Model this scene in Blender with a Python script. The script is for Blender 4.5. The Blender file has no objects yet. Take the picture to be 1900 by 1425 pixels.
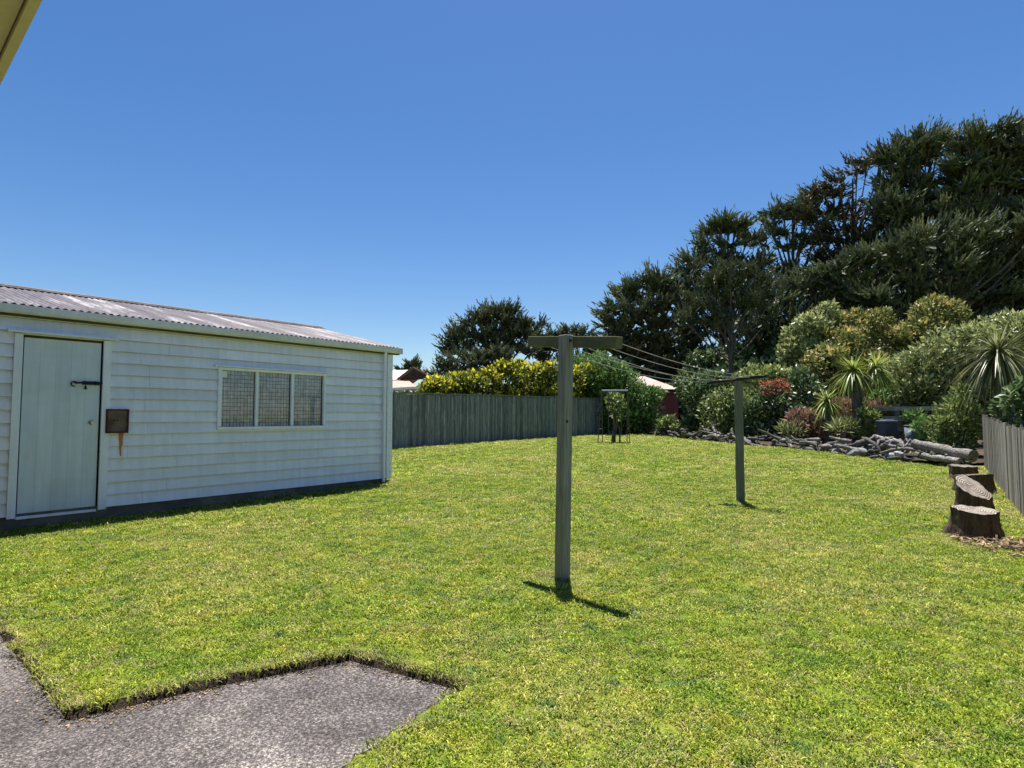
import bpy, math, random
import numpy as np
from mathutils import Vector, Matrix
random.seed(7); rng = np.random.default_rng(7)
R = math.radians
S = bpy.context.scene
COL = S.collection

# ------------------------------------------------------------------ camera, sky, sun, exposure
F, CX, CY, TH = 1080.0, 950.0, 712.5, math.atan(59.5/1080.0)
EYE = 1.25
cam = bpy.data.objects.new('camera', bpy.data.cameras.new('camera')); COL.objects.link(cam)
cam.location = (0, 0, EYE); cam.rotation_euler = (math.pi/2 + TH, 0, 0)
cam.data.sensor_width = 36; cam.data.lens = 36*F/1900; cam.data.clip_end = 9000; cam.data.clip_start = .05
S.camera = cam
SUN_EL, SUN_AZ = R(73), R(7)
W = bpy.data.worlds.new('World'); S.world = W; W.use_nodes = True
nt = W.node_tree; nt.nodes.clear()
sky = nt.nodes.new('ShaderNodeTexSky'); sky.sky_type = 'NISHITA'; sky.sun_disc = False
sky.sun_elevation = SUN_EL; sky.sun_rotation = SUN_AZ; sky.air_density = 1.0; sky.dust_density = 0.35; sky.ozone_density = 2.2
hs = nt.nodes.new('ShaderNodeHueSaturation'); hs.inputs['Hue'].default_value = 0.506; hs.inputs['Saturation'].default_value = 1.30
bg = nt.nodes.new('ShaderNodeBackground'); bg.inputs['Strength'].default_value = 0.052
wo = nt.nodes.new('ShaderNodeOutputWorld')
nt.links.new(sky.outputs[0], hs.inputs['Color']); nt.links.new(hs.outputs[0], bg.inputs['Color']); nt.links.new(bg.outputs[0], wo.inputs['Surface'])
sl = bpy.data.lights.new('sun', 'SUN'); sl.energy = 4.6; sl.angle = R(0.5); sl.color = (1, .95, .87)
so = bpy.data.objects.new('sun', sl); COL.objects.link(so); so.location = (5, 20, 40)
sd = Vector((math.sin(SUN_AZ)*math.cos(SUN_EL), math.cos(SUN_AZ)*math.cos(SUN_EL), math.sin(SUN_EL)))
so.rotation_euler = sd.to_track_quat('Z', 'Y').to_euler()
S.view_settings.view_transform = 'Standard'; S.view_settings.look = 'None'
S.view_settings.exposure = 1.32; S.view_settings.gamma = 1

# ------------------------------------------------------------------ surveying helpers
_gy = np.array([-60, 7.0, 8.5, 10, 13, 17, 21, 26, 34, 60, 400.]); _gz = np.array([0, 0, .02, .06, .17, .32, .38, .43, .5, .6, .6])
def gz(x, y):
    z = (np.interp(y-.7, _gy, _gz)+np.interp(y, _gy, _gz)+np.interp(y+.7, _gy, _gz))/3
    return z + .012*np.sin(x*1.3+.4)*np.sin(y*1.1) * (np.abs(y) < 60)
def ray(px, py):
    a = (px-CX)/F; b = -(py-CY)/F
    return Vector((a, math.cos(TH)-b*math.sin(TH), math.sin(TH)+b*math.cos(TH)))
def P(px, py, Y):
    d = ray(px, py); t = Y/d.y
    return Vector((d.x*t, Y, EYE+d.z*t))
def G(px, py, dz=0.0):
    d = ray(px, py); t = .5
    while t < 400:
        if EYE+d.z*t <= float(gz(d.x*t, d.y*t))+dz: break
        t *= 1.002
    return Vector((d.x*t, d.y*t, float(gz(d.x*t, d.y*t))))
def H(px, py, Y): return (P(px, py, Y)).z
def gv(x, y, dz=0): return Vector((x, y, float(gz(x, y))+dz))

# ------------------------------------------------------------------ scene-tree helpers
def tag(o, label=None, cat=None, group=None, kind=None):
    if label: o['label'] = label
    if cat: o['category'] = cat
    if group: o['group'] = group
    if kind: o['kind'] = kind
    return o
def empty(name, loc, label, cat, group=None, rz=0):
    o = bpy.data.objects.new(name, None); COL.objects.link(o); o.location = loc; o.rotation_euler.z = rz
    o.empty_display_size = .2
    return tag(o, label, cat, group)
def new_obj(name, me, mat, parent=None):
    o = bpy.data.objects.new(name, me); COL.objects.link(o)
    if parent is not None: o.parent = parent
    if mat is not None: me.materials.append(mat)
    return o
class MB:
    def __init__(s): s.v = []; s.f = []; s.t = []; s.tint = 1.0; s.sm = []
    def add(s, vs, fs, smooth=False):
        n = len(s.v); s.v += [tuple(v) for v in vs]; s.f += [tuple(i+n for i in f) for f in fs]
        s.t += [s.tint]*len(vs); s.sm += [smooth]*len(fs)
    def box(s, c, size, m=None):
        c = Vector(c); hx, hy, hz = size[0]/2, size[1]/2, size[2]/2
        vs = [Vector((x*hx, y*hy, z*hz)) for x in (-1, 1) for y in (-1, 1) for z in (-1, 1)]
        if m is not None: vs = [m @ v for v in vs]
        s.add([v+c for v in vs], [(0, 1, 3, 2), (4, 6, 7, 5), (0, 4, 5, 1), (2, 3, 7, 6), (0, 2, 6, 4), (1, 5, 7, 3)])
    def bar(s, a, b, w, h, up=(0, 0, 1)):
        a = Vector(a); b = Vector(b); d = (b-a); L = d.length; d.normalize(); up = Vector(up)
        sx = d.cross(up); sx.normalize(); uz = sx.cross(d)
        m = Matrix((d, sx, uz)).transposed()
        s.box((a+b)/2, (L, w, h), m)
    def tube(s, pts, rad, n=8, cap=True, smooth=True, noise=0, squash=1):
        pts = [Vector(p) for p in pts]; rings = []
        for i, p in enumerate(pts):
            d = (pts[min(i+1, len(pts)-1)]-pts[max(i-1, 0)]).normalized()
            a = d.orthogonal() if abs(d.z) > .9 else d.cross(Vector((0, 0, 1)))
            a.normalize()
            if i and (a.dot(pa) < 0): a = -a
            pa = a; b = d.cross(a); r = rad[i] if hasattr(rad, '__len__') else rad
            rings.append([p+(a*math.cos(2*math.pi*k/n)+b*math.sin(2*math.pi*k/n)*squash)*r*(1+random.uniform(-noise, noise)) for k in range(n)])
        vs = [v for r_ in rings for v in r_]; fs = []
        for i in range(len(pts)-1):
            for k in range(n): fs.append((i*n+k, i*n+(k+1) % n, (i+1)*n+(k+1) % n, (i+1)*n+k))
        s.add(vs, fs, smooth)
        if cap: s.add(rings[0], [tuple(range(n))[::-1]]); s.add(rings[-1], [tuple(range(n))])
    def prism(s, poly, z0, z1):     # poly: list of (x, y)
        n = len(poly); vs = [(x, y, z0) for x, y in poly]+[(x, y, z1) for x, y in poly]
        fs = [tuple(range(n))[::-1], tuple(range(n, 2*n))]+[(i, (i+1) % n, (i+1) % n+n, i+n) for i in range(n)]
        s.add(vs, fs)
    def build(s, name, mat, parent=None, bevel=0, loc=None):
        me = bpy.data.meshes.new(name); me.from_pydata(s.v, [], s.f); me.update()
        me.polygons.foreach_set('use_smooth', s.sm)
        a = me.attributes.new('tint', 'FLOAT', 'POINT'); a.data.foreach_set('value', np.array(s.t, dtype=np.float32))
        o = new_obj(name, me, mat, parent)
        if loc is not None: o.location = loc
        if bevel:
            b = o.modifiers.new('bevel', 'BEVEL'); b.width = bevel; b.segments = 2; b.limit_method = 'ANGLE'
        return o

# ------------------------------------------------------------------ materials
def mat(name):
    m = bpy.data.materials.new(name); m.use_nodes = True; n = m.node_tree; p = n.nodes['Principled BSDF']
    p.inputs['Roughness'].default_value = .8; p.inputs['Specular IOR Level'].default_value = .25
    return m, n, p
def nd(n, typ, **kw):
    x = n.nodes.new('ShaderNode'+typ)
    for k, v in kw.items():
        if k.startswith('i_'): x.inputs[k[2:].replace('_', ' ')].default_value = v
        else: setattr(x, k, v)
    return x
def ramp(n, fac, stops, interp='LINEAR'):
    r = nd(n, 'ValToRGB'); e = r.color_ramp; e.interpolation = interp
    while len(e.elements) < len(stops): e.elements.new(.5)
    for i, (p, c) in enumerate(stops):
        e.elements[i].position = p; e.elements[i].color = (*c, 1) if len(c) == 3 else c
    n.links.new(fac, r.inputs['Fac']); return r.outputs['Color']
def mix(n, a, b, fac, mode='MIX'):
    x = nd(n, 'Mix', data_type='RGBA', blend_type=mode)
    for sock, v in ((x.inputs['A'], a), (x.inputs['B'], b), (x.inputs['Factor'], fac)):
        if hasattr(v, 'is_linked'): n.links.new(v, sock)
        elif isinstance(v, (int, float)): sock.default_value = v if sock.type == 'VALUE' else (v, v, v, 1)
        else: sock.default_value = (*v, 1)
    return x.outputs['Result']
def noise(n, vec, scale, detail=4, rough=.55, out='Fac', dist=0):
    x = nd(n, 'TexNoise'); x.inputs['Scale'].default_value = scale; x.inputs['Detail'].default_value = detail
    x.inputs['Roughness'].default_value = rough; x.inputs['Distortion'].default_value = dist
    if vec is not None: n.links.new(vec, x.inputs['Vector'])
    return x.outputs[out]
def mapping(n, vec, scale=(1, 1, 1), loc=(0, 0, 0)):
    x = nd(n, 'Mapping'); x.inputs['Scale'].default_value = scale; x.inputs['Location'].default_value = loc
    n.links.new(vec, x.inputs['Vector']); return x.outputs[0]
def objco(n): return nd(n, 'TexCoord').outputs['Object']
def world(n): return nd(n, 'NewGeometry').outputs['Position']
def math_(n, op, a, b=0.5):
    x = nd(n, 'Math', operation=op)
    for i, v in enumerate((a, b)):
        if hasattr(v, 'is_linked'): n.links.new(v, x.inputs[i])
        else: x.inputs[i].default_value = v
    return x.outputs[0]
def bump(n, p, h, strength=.3, dist=.01):
    b = nd(n, 'Bump'); b.inputs['Strength'].default_value = strength; b.inputs['Distance'].default_value = dist
    n.links.new(h, b.inputs['Height']); n.links.new(b.outputs[0], p.inputs['Normal'])
def attr(n, name, typ='GEOMETRY', out='Fac'):
    return nd(n, 'Attribute', attribute_name=name, attribute_type=typ).outputs[out]

def m_simple(name, c, c2=None, scale=6, rough=.7, metal=0, bs=.0, stretch=(1, 1, 1), tint=False):
    m, n, p = mat(name); co = mapping(n, objco(n), stretch); f = noise(n, co, scale, 5)
    col = ramp(n, f, [(.3, c), (.7, c2 or c)])
    if tint: col = mix(n, col, attr(n, 'tint', out='Color'), 1.0, 'MULTIPLY')
    n.links.new(col, p.inputs['Base Color']); p.inputs['Roughness'].default_value = rough; p.inputs['Metallic'].default_value = metal
    if bs: bump(n, p, f, bs)
    return m

def grass_colour(n):
    w = world(n)
    big = noise(n, w, .55, 5, .6); mid = noise(n, mapping(n, w, (1, 1, 1), (9, 3, 0)), 2.6, 4, .65); fine = noise(n, w, 22, 3, .7)
    g = ramp(n, mid, [(.32, (.12, .205, .012)), (.52, (.21, .275, .016)), (.72, (.30, .31, .03))])
    yel = ramp(n, math_(n, 'ADD', math_(n, 'MULTIPLY', big, .65), math_(n, 'MULTIPLY', fine, .38)), [(.50, (0, 0, 0)), (.66, (.6, .6, .6))])
    wd = ramp(n, noise(n, mapping(n, w, (1, 1, 1), (3, 7, 0)), 6.5, 3, .5), [(.60, (0, 0, 0)), (.68, (.75, .75, .75))])
    g = mix(n, g, (.40, .35, .10), yel)
    g = mix(n, g, (.085, .17, .035), wd)
    br = ramp(n, noise(n, mapping(n, w, (1, 1.6, 1), (5, 1, 0)), 3.1, 5, .6), [(.62, (0, 0, 0)), (.74, (.40, .40, .40))])
    g = mix(n, g, (.40, .30, .14), br)
    return g, fine, w
def m_blade():
    m, n, p = mat('grass_blades'); g, fine, w = grass_colour(n)
    r = nd(n, 'ObjectInfo').outputs['Random']
    g = mix(n, g, ramp(n, r, [(0, (.62, .72, .55)), (.35, (.95, 1.0, .9)), (.8, (1.12, 1.08, 1.1)), (1, (1.7, 1.5, 2.2))]), 1.0, 'MULTIPLY')
    bt = ramp(n, attr(n, 'tint'), [(0, (.22, .30, .22)), (.40, (.68, .76, .66)), (.72, (1.25, 1.2, 1.3)), (1, (2.4, 2.1, 4.2))])
    g = mix(n, g, bt, 1.0, 'MULTIPLY')
    g = mix(n, g, (.42, .34, .17), attr(n, 'dry', 'INSTANCER'))
    n.links.new(g, p.inputs['Base Color']); p.inputs['Roughness'].default_value = .55
    tr = nd(n, 'BsdfTranslucent'); n.links.new(g, tr.inputs['Color'])
    ms = nd(n, 'MixShader'); ms.inputs[0].default_value = .32
    n.links.new(p.outputs[0], ms.inputs[1]); n.links.new(tr.outputs[0], ms.inputs[2]); n.links.new(ms.outputs[0], n.nodes['Material Output'].inputs[0])
    return m
def m_lawn():
    m, n, p = mat('lawn_ground'); g, fine, w = grass_colour(n)
    speck = noise(n, w, 60, 3, .7)
    g = mix(n, g, ramp(n, speck, [(.3, (.30, .34, .26)), (.62, (.85, .82, .78))]), 1.0, 'MULTIPLY')
    dirt = ramp(n, noise(n, w, 14, 4), [(.3, (.016, .012, .008)), (.75, (.050, .036, .024))])
    nz = nd(n, 'SeparateXYZ'); n.links.new(nd(n, 'NewGeometry').outputs['Normal'], nz.inputs[0])
    g = mix(n, dirt, g, ramp(n, nz.outputs['Z'], [(.86, (0, 0, 0)), (.95, (1, 1, 1))]))
    g = mix(n, g, dirt, attr(n, 'soil'))
    n.links.new(g, p.inputs['Base Color']); bump(n, p, speck, .8, .03); p.inputs['Roughness'].default_value = .95
    return m
def m_concrete():
    m, n, p = mat('old_concrete'); w = world(n)
    big = noise(n, w, 1.7, 6, .62); fine = noise(n, w, 90, 5, .8); v = nd(n, 'TexVoronoi', i_Scale=110.0); n.links.new(w, v.inputs['Vector'])
    c = ramp(n, big, [(.32, (.040, .036, .037)), (.5, (.085, .077, .078)), (.60, (.12, .110, .108)), (.70, (.25, .23, .22))])
    c = mix(n, c, ramp(n, fine, [(.38, (.22, .22, .23)), (.47, (.8, .8, .8)), (.54, (1.3, 1.27, 1.25)), (.62, (3.6, 3.5, 3.3))]), 1.0, 'MULTIPLY')
    c = mix(n, c, ramp(n, v.outputs['Distance'], [(.1, (1.35, 1.3, 1.25)), (.5, (.8, .8, .8))]), .6, 'MULTIPLY')
    n.links.new(c, p.inputs['Base Color']); bump(n, p, fine, .7, .006); p.inputs['Roughness'].default_value = .9
    return m
def m_paint(name, c=(.62, .66, .66), dirty=(.40, .42, .36), amt=.35, rust=None):
    m, n, p = mat(name); co = objco(n)
    f = noise(n, mapping(n, co, (.8, .8, 2.5)), 2.2, 6, .65); f2 = noise(n, mapping(n, co, (7, 7, .7)), 2.0, 4)
    k = math_(n, 'MULTIPLY', ramp(n, f, [(.42, (0, 0, 0)), (.75, (1, 1, 1))]), amt)
    g = mix(n, c, dirty, k)
    g = mix(n, g, ramp(n, f2, [(.3, (.9, .91, .92)), (.7, (1.05, 1.05, 1.05))]), 1.0, 'MULTIPLY')
    g = mix(n, g, attr(n, 'tint', out='Color'), 1.0, 'MULTIPLY')
    if rust:     # a rust run below the plate, fixed to the boards
        s = nd(n, 'SeparateXYZ'); n.links.new(co, s.inputs[0]); x0, z1, z0 = rust
        wob = math_(n, 'MULTIPLY', math_(n, 'SUBTRACT', noise(n, co, 14, 3), .5), .03)
        dx = math_(n, 'ABSOLUTE', math_(n, 'ADD', math_(n, 'SUBTRACT', s.outputs['X'], x0), wob))
        hz = nd(n, 'MapRange'); n.links.new(s.outputs['Z'], hz.inputs[0]); hz.inputs[1].default_value = z0; hz.inputs[2].default_value = z1
        hw = nd(n, 'MapRange'); n.links.new(hz.outputs[0], hw.inputs[0]); hw.inputs[3].default_value = .008; hw.inputs[4].default_value = .027
        a = math_(n, 'LESS_THAN', dx, hw.outputs[0]); a = math_(n, 'MULTIPLY', a, math_(n, 'LESS_THAN', s.outputs['Z'], z1))
        a = math_(n, 'MULTIPLY', a, math_(n, 'GREATER_THAN', s.outputs['Z'], z0))
        g = mix(n, g, (.50, .115, .0), math_(n, 'MULTIPLY', a, .92))
        hz2 = nd(n, 'MapRange'); n.links.new(s.outputs['Z'], hz2.inputs[0]); hz2.inputs[1].default_value = z0-.22; hz2.inputs[2].default_value = z1
        b = math_(n, 'MULTIPLY', math_(n, 'LESS_THAN', dx, .035), math_(n, 'MULTIPLY', math_(n, 'GREATER_THAN', s.outputs['Z'], z0-.22), math_(n, 'LESS_THAN', s.outputs['Z'], z1)))
        g = mix(n, g, (.46, .36, .16), math_(n, 'MULTIPLY', math_(n, 'MULTIPLY', b, math_(n, 'SUBTRACT', 1.0, a)), math_(n, 'MULTIPLY', hz2.outputs[0], .4)))
    n.links.new(g, p.inputs['Base Color']); p.inputs['Roughness'].default_value = .55
    bump(n, p, f2, .08, .004)
    return m
def m_wood(name, a, b, c=None, vert=True, moss=0, rough=.85):
    m, n, p = mat(name); co = objco(n)
    st = (14, 14, .7) if vert else (1, 1, 1)
    tn = attr(n, 'tint')
    sh = nd(n, 'CombineXYZ'); n.links.new(math_(n, 'MULTIPLY', tn, 37.0), sh.inputs[0])
    va = nd(n, 'VectorMath', operation='ADD'); n.links.new(co, va.inputs[0]); n.links.new(sh.outputs[0], va.inputs[1])
    g1 = noise(n, mapping(n, va.outputs[0], st), 3.5, 6, .7, dist=.6); g2 = noise(n, co, 1.7, 4)
    col = ramp(n, g1, [(.3, a), (.52, b), (.72, c or b)])
    col = mix(n, col, attr(n, 'tint', out='Color'), 1.0, 'MULTIPLY')
    if moss: col = mix(n, col, (.09, .115, .05), math_(n, 'MULTIPLY', ramp(n, g2, [(.4, (0, 0, 0)), (.65, (1, 1, 1))]), moss))
    n.links.new(col, p.inputs['Base Color']); bump(n, p, g1, .5, .006); p.inputs['Roughness'].default_value = rough
    return m
def m_leaf(name, stops, trans=.25, rough=.5, spec=.25):
    """stops: colour ramp over the per-leaf attribute 'tint' (0..1): each leaf has its own colour"""
    m, n, p = mat(name); t = attr(n, 'tint'); g = ramp(n, t, stops)
    g = mix(n, g, ramp(n, noise(n, objco(n), .9, 3), [(.3, (.72, .78, .72)), (.7, (1.2, 1.15, 1.1))]), 1.0, 'MULTIPLY')
    n.links.new(g, p.inputs['Base Color']); p.inputs['Roughness'].default_value = rough; p.inputs['Specular IOR Level'].default_value = spec
    tr = nd(n, 'BsdfTranslucent'); n.links.new(g, tr.inputs['Color'])
    ms = nd(n, 'MixShader'); ms.inputs[0].default_value = trans
    n.links.new(p.outputs[0], ms.inputs[1]); n.links.new(tr.outputs[0], ms.inputs[2]); n.links.new(ms.outputs[0], n.nodes['Material Output'].inputs[0])
    return m
def m_roof():
    m, n, p = mat('weathered_iron'); co = objco(n)
    f = noise(n, mapping(n, co, (2.6, .30, .30)), 1.5, 6, .65); f2 = noise(n, co, 9, 5, .7)
    c = ramp(n, f, [(.30, (.085, .075, .075)), (.45, (.12, .108, .114)), (.55, (.165, .155, .162)), (.64, (.40, .385, .39)), (.8, (.6, .58, .58))])
    c = mix(n, c, ramp(n, f2, [(.35, (.75, .68, .65)), (.6, (1.1, 1.08, 1.07))]), 1.0, 'MULTIPLY')
    n.links.new(c, p.inputs['Base Color']); p.inputs['Roughness'].default_value = .5; p.inputs['Metallic'].default_value = .0; p.inputs['Specular IOR Level'].default_value = .5
    return m
def m_glass():
    m, n, p = mat('window_glass'); n.nodes.remove(p)
    fr = nd(n, 'Fresnel', i_IOR=1.5); tr = nd(n, 'BsdfTransparent'); gl = nd(n, 'BsdfGlossy'); gl.inputs['Roughness'].default_value = .03
    tr.inputs['Color'].default_value = (.97, .98, 1, 1)
    ms = nd(n, 'MixShader'); n.links.new(fr.outputs[0], ms.inputs[0]); n.links.new(tr.outputs[0], ms.inputs[1]); n.links.new(gl.outputs[0], ms.inputs[2])
    n.links.new(ms.outputs[0], n.nodes['Material Output'].inputs[0]); return m
def m_curtain():
    m, n, p = mat('net_curtain'); co = objco(n)
    f = noise(n, mapping(n, co, (9, 9, 1)), 3, 3); v = noise(n, co, 16, 3, .7)
    c = ramp(n, f, [(.3, (.66, .70, .80)), (.7, (.92, .94, 1.0))])
    c = mix(n, c, ramp(n, v, [(.4, (.75, .66, .68)), (.62, (1.1, 1.1, 1.1))]), 1.0, 'MULTIPLY')
    n.links.new(c, p.inputs['Base Color']); return m
def m_rings():
    m, n, p = mat('cut_timber'); co = objco(n)
    w = nd(n, 'TexWave', wave_type='RINGS', rings_direction='Z'); w.inputs['Scale'].default_value = 14; w.inputs['Distortion'].default_value = 2.5; w.inputs['Detail'].default_value = 3
    n.links.new(co, w.inputs['Vector']); f = noise(n, co, 9, 5, .7)
    c = ramp(n, w.outputs['Fac'], [(.2, (.10, .082, .066)), (.8, (.40, .37, .33))])
    c = mix(n, c, ramp(n, f, [(.35, (.45, .42, .4)), (.6, (1.15, 1.12, 1.1))]), 1.0, 'MULTIPLY')
    c = mix(n, c, attr(n, 'tint', out='Color'), 1.0, 'MULTIPLY')
    n.links.new(c, p.inputs['Base Color']); bump(n, p, w.outputs['Fac'], .4, .01); return m
def m_brick():
    m, n, p = mat('red_brick'); b = nd(n, 'TexBrick'); b.inputs['Color1'].default_value = (.33, .07, .055, 1); b.inputs['Color2'].default_value = (.24, .05, .045, 1)
    b.inputs['Mortar'].default_value = (.3, .2, .18, 1); b.inputs['Scale'].default_value = 5
    x = nd(n, 'Mapping'); x.inputs['Rotation'].default_value = (math.pi/2, 0, 0); n.links.new(objco(n), x.inputs[0]); n.links.new(x.outputs[0], b.inputs['Vector'])
    n.links.new(b.outputs[0], p.inputs['Base Color']); return m

M = dict(
    lawn=m_lawn(), blade=m_blade(), concrete=m_concrete(),
    soil=m_simple('bed_soil', (.025, .018, .012), (.07, .05, .032), 3, .95, bs=.8),
    paint=m_paint('trim_paint', (.79, .80, .90), (.56, .57, .50), .3),
    gutterp=m_paint('gutter_paint', (.62, .63, .68), (.40, .41, .33), .35),
    doorp=m_paint('door_paint', (.60, .66, .75), (.42, .44, .38), .3),
    cream=m_paint('cream_paint', (.62, .51, .34), (.56, .46, .30), .2),
    housewall=m_paint('house_wall', (.62, .55, .40), (.5, .45, .33), .2),
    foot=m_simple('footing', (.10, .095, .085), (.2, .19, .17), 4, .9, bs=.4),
    iron=m_roof(), glass=m_glass(), curtain=m_curtain(),
    dark=m_simple('dark_iron', (.012, .011, .012), (.03, .028, .026), 30, .5, .3),
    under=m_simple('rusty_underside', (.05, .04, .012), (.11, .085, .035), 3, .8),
    rust=m_simple('rusted_plate', (.09, .05, .038), (.19, .155, .13), 6, .8, bs=.4),
    rustrim=m_simple('rust_rim', (.03, .012, .01), (.10, .03, .018), 20, .85),
    chrome=m_simple('worn_chrome', (.35, .37, .38), (.5, .5, .5), 20, .3, .7),
    white=m_simple('white_sticker', (.7, .75, .78), rough=.6),
    wire=m_simple('wire_mesh', (.03, .035, .045), rough=.5),
    fence=m_wood('grey_palings', (.07, .08, .08), (.15, .165, .17), (.42, .44, .45)),
    fence2=m_wood('silver_palings', (.12, .105, .09), (.26, .235, .21), (.42, .385, .345)),
    rails=m_wood('weathered_rails', (.13, .115, .09), (.30, .27, .22), (.42, .38, .32), vert=False),
    post=m_wood('treated_post', (.13, .125, .115), (.245, .235, .215), (.33, .315, .29), moss=.15),
    postg=m_wood('mossy_post', (.08, .085, .065), (.15, .155, .12), (.22, .22, .18), moss=.3),
    arm=m_wood('mossy_arm', (.06, .06, .035), (.115, .11, .06), (.17, .15, .09), vert=False, moss=.4),
    line=m_simple('line_wire', (.22, .22, .215), (.34, .34, .33), 5, .5),
    bark=m_simple('grey_bark', (.045, .036, .028), (.15, .125, .10), 7, .95, bs=1.0, stretch=(3, 3, .6)),
    stumpb=m_simple('stump_bark', (.022, .015, .010), (.12, .085, .055), 7, .95, bs=1.0, stretch=(4, 4, .7)),
    rings=m_rings(),
    drift=m_simple('driftwood', (.028, .024, .022), (.29, .27, .25), 8, .85, bs=.8, stretch=(1, 4, 4), tint=True),
    stone=m_simple('grey_stone', (.10, .11, .12), (.26, .27, .28), 4, .9, bs=.6, tint=True),
    steel=m_simple('swing_tube', (.05, .045, .05), (.13, .11, .10), 12, .5, .3),
    plastic=m_simple('grey_plastic', (.04, .045, .055), (.075, .08, .09), 3, .5),
    bluegrey=m_simple('pale_plastic', (.12, .15, .19), (.18, .21, .26), 3, .5),
    brick=m_brick(),
    tile=m_simple('orange_iron_roof', (.30, .17, .12), (.48, .33, .27), 2, .7),
    palet=m_simple('pale_iron_roof', (.50, .44, .41), (.66, .6, .57), 1, .6),
    pinkroof=m_simple('pinkish_iron_roof', (.27, .20, .18), (.38, .31, .29), 1, .7),
    ridge=m_simple('ridge_iron', (.07, .06, .06), (.17, .15, .15), 4, .7),  # dark tone paints in the shade along the back of the ridge
    brown=m_simple('brown_boards', (.03, .022, .018), (.06, .045, .035), 4, .8),
)

# ------------------------------------------------------------------ yard plan (metres)
A0 = Vector((-5.48, 6.43, 0)); WA = math.atan2(.775, .632)          # shed front wall: base point and bearing
WD = Vector((math.cos(WA), math.sin(WA), 0)); WN = Vector((math.sin(WA), -math.cos(WA), 0))   # WN looks to the lawn
def wall_at(px, py, off=0.0):
    d = ray(px, py); o = A0+WN*off-Vector((0, 0, EYE))
    t = o.dot(WN)/Vector((d.x, d.y, 0)).dot(WN); q = d*t
    return (Vector((q.x, q.y, 0))-A0).dot(WD), EYE+q.z
FL0, FL1 = Vector((-6.6, 12.9, 0)), Vector((3.95, 26.3, 0))        # left boundary fence
FR0, FR1 = Vector((3.2, 2.95, 0)), Vector((10.1, 12.5, 0))         # right boundary fence
E0 = [G(0, 1170), G(125, 1325), G(650, 1215), G(860, 1272), G(640, 1425)]
E0 = [Vector((p.x, p.y)) for p in E0]
u = (E0[0]-E0[1]).normalized(); w_ = (E0[4]-E0[3]).normalized()
slab = [E0[0]+u*5, E0[0], E0[1], E0[1]+(E0[2]-E0[1])*.5+Vector((-.012, .02)), E0[2], E0[3], E0[4]+w_*3.2, E0[4]+w_*3.2+u*9+Vector((-1.5, -1.5))]
def edge_dist(X, Y, poly):
    """signed distance to a polygon outline, negative inside"""
    n = len(poly); best = np.full(X.shape, 1e9); ins = np.zeros(X.shape, bool)
    for i in range(n):
        a = poly[i]; b = poly[(i+1) % n]; dx, dy = b[0]-a[0], b[1]-a[1]
        t = np.clip(((X-a[0])*dx+(Y-a[1])*dy)/(dx*dx+dy*dy), 0, 1)
        best = np.minimum(best, np.hypot(X-a[0]-t*dx, Y-a[1]-t*dy))
        c = ((a[1] > Y) != (b[1] > Y)) & (X < (b[0]-a[0])*(Y-a[1])/(b[1]-a[1]+1e-12)+a[0]); ins ^= c
    return np.where(ins, -best, best)
border_px = [(1222, 809), (1265, 814), (1310, 818), (1370, 825), (1450, 831), (1530, 839), (1620, 850), (1690, 860), (1745, 862), (1790, 866)]
border = [G(*p) for p in border_px]
yard = [(-1.5, -3), (-9, 2)]+[tuple((A0+WD*-5).xy), tuple((A0+WD*5.27).xy), tuple((A0+WD*5.27-WN*3).xy), tuple((FL0+(FL1-FL0)*.2).xy), tuple(FL1.xy), tuple((border[0]+Vector((-.3, 1.5, 0))).xy)]+[tuple(b.xy) for b in border]+[tuple(FR1.xy), tuple(FR0.xy), (3, -3)]

# ------------------------------------------------------------------ ground: one sheet to the horizon
def axis(fine0, fine1, step, lo, hi):
    a = list(np.arange(fine0, fine1, step)); s = step; x = a[0]
    left = []
    while x > lo: s = min(s*1.13, 400); x -= s; left.append(x)
    s = step; x = a[-1]; right = []
    while x < hi: s = min(s*1.13, 400); x += s; right.append(x)
    return np.array(left[::-1]+a+right)
xs = axis(-3.6, .25, .02, -4000, 4000); ys = axis(1.75, 3.75, .02, -500, 6000)
X, Y = np.meshgrid(xs, ys); Z = gz(X, Y)
D = edge_dist(X, Y, slab)
wob = .014*np.sin(X*9+2*np.sin(Y*7))+.010*np.sin(Y*23+X*31)+rng.normal(0, .004, X.shape)
ins = D+wob < .008
lip = np.clip(1-(D+wob)/.12, 0, 1)*(~ins)
Z = np.where(ins, -.085, Z+.018*lip)
soil = np.clip(1-(D+wob-.008)/.02, 0, 1)
pb = G(1043, 1073)
soil = np.maximum(soil, np.clip(1-np.hypot(X-pb.x, Y-pb.y)/.13, 0, 1)*.9)
me = bpy.data.meshes.new('lawn'); ny, nx = X.shape
idx = np.arange(nx*ny).reshape(ny, nx)
quads = np.stack([idx[:-1, :-1], idx[:-1, 1:], idx[1:, 1:], idx[1:, :-1]], -1).reshape(-1, 4)
def np_mesh(me, co, quads, smooth=False):
    me.vertices.add(len(co)); me.vertices.foreach_set('co', np.ascontiguousarray(co, dtype=np.float32).ravel())
    k = quads.shape[1]
    me.loops.add(quads.size); me.loops.foreach_set('vertex_index', quads.astype(np.int32).ravel())
    me.polygons.add(len(quads)); me.polygons.foreach_set('loop_start', np.arange(0, quads.size, k, dtype=np.int32))
    me.update(calc_edges=True)
    if smooth: me.polygons.foreach_set('use_smooth', np.ones(len(quads), bool))
np_mesh(me, np.stack([X, Y, Z], -1).reshape(-1, 3), quads, False)
a = me.attributes.new('soil', 'FLOAT', 'POINT'); a.data.foreach_set('value', soil.ravel().astype(np.float32))
tag(new_obj('lawn', me, M['lawn']), kind='structure')

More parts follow.
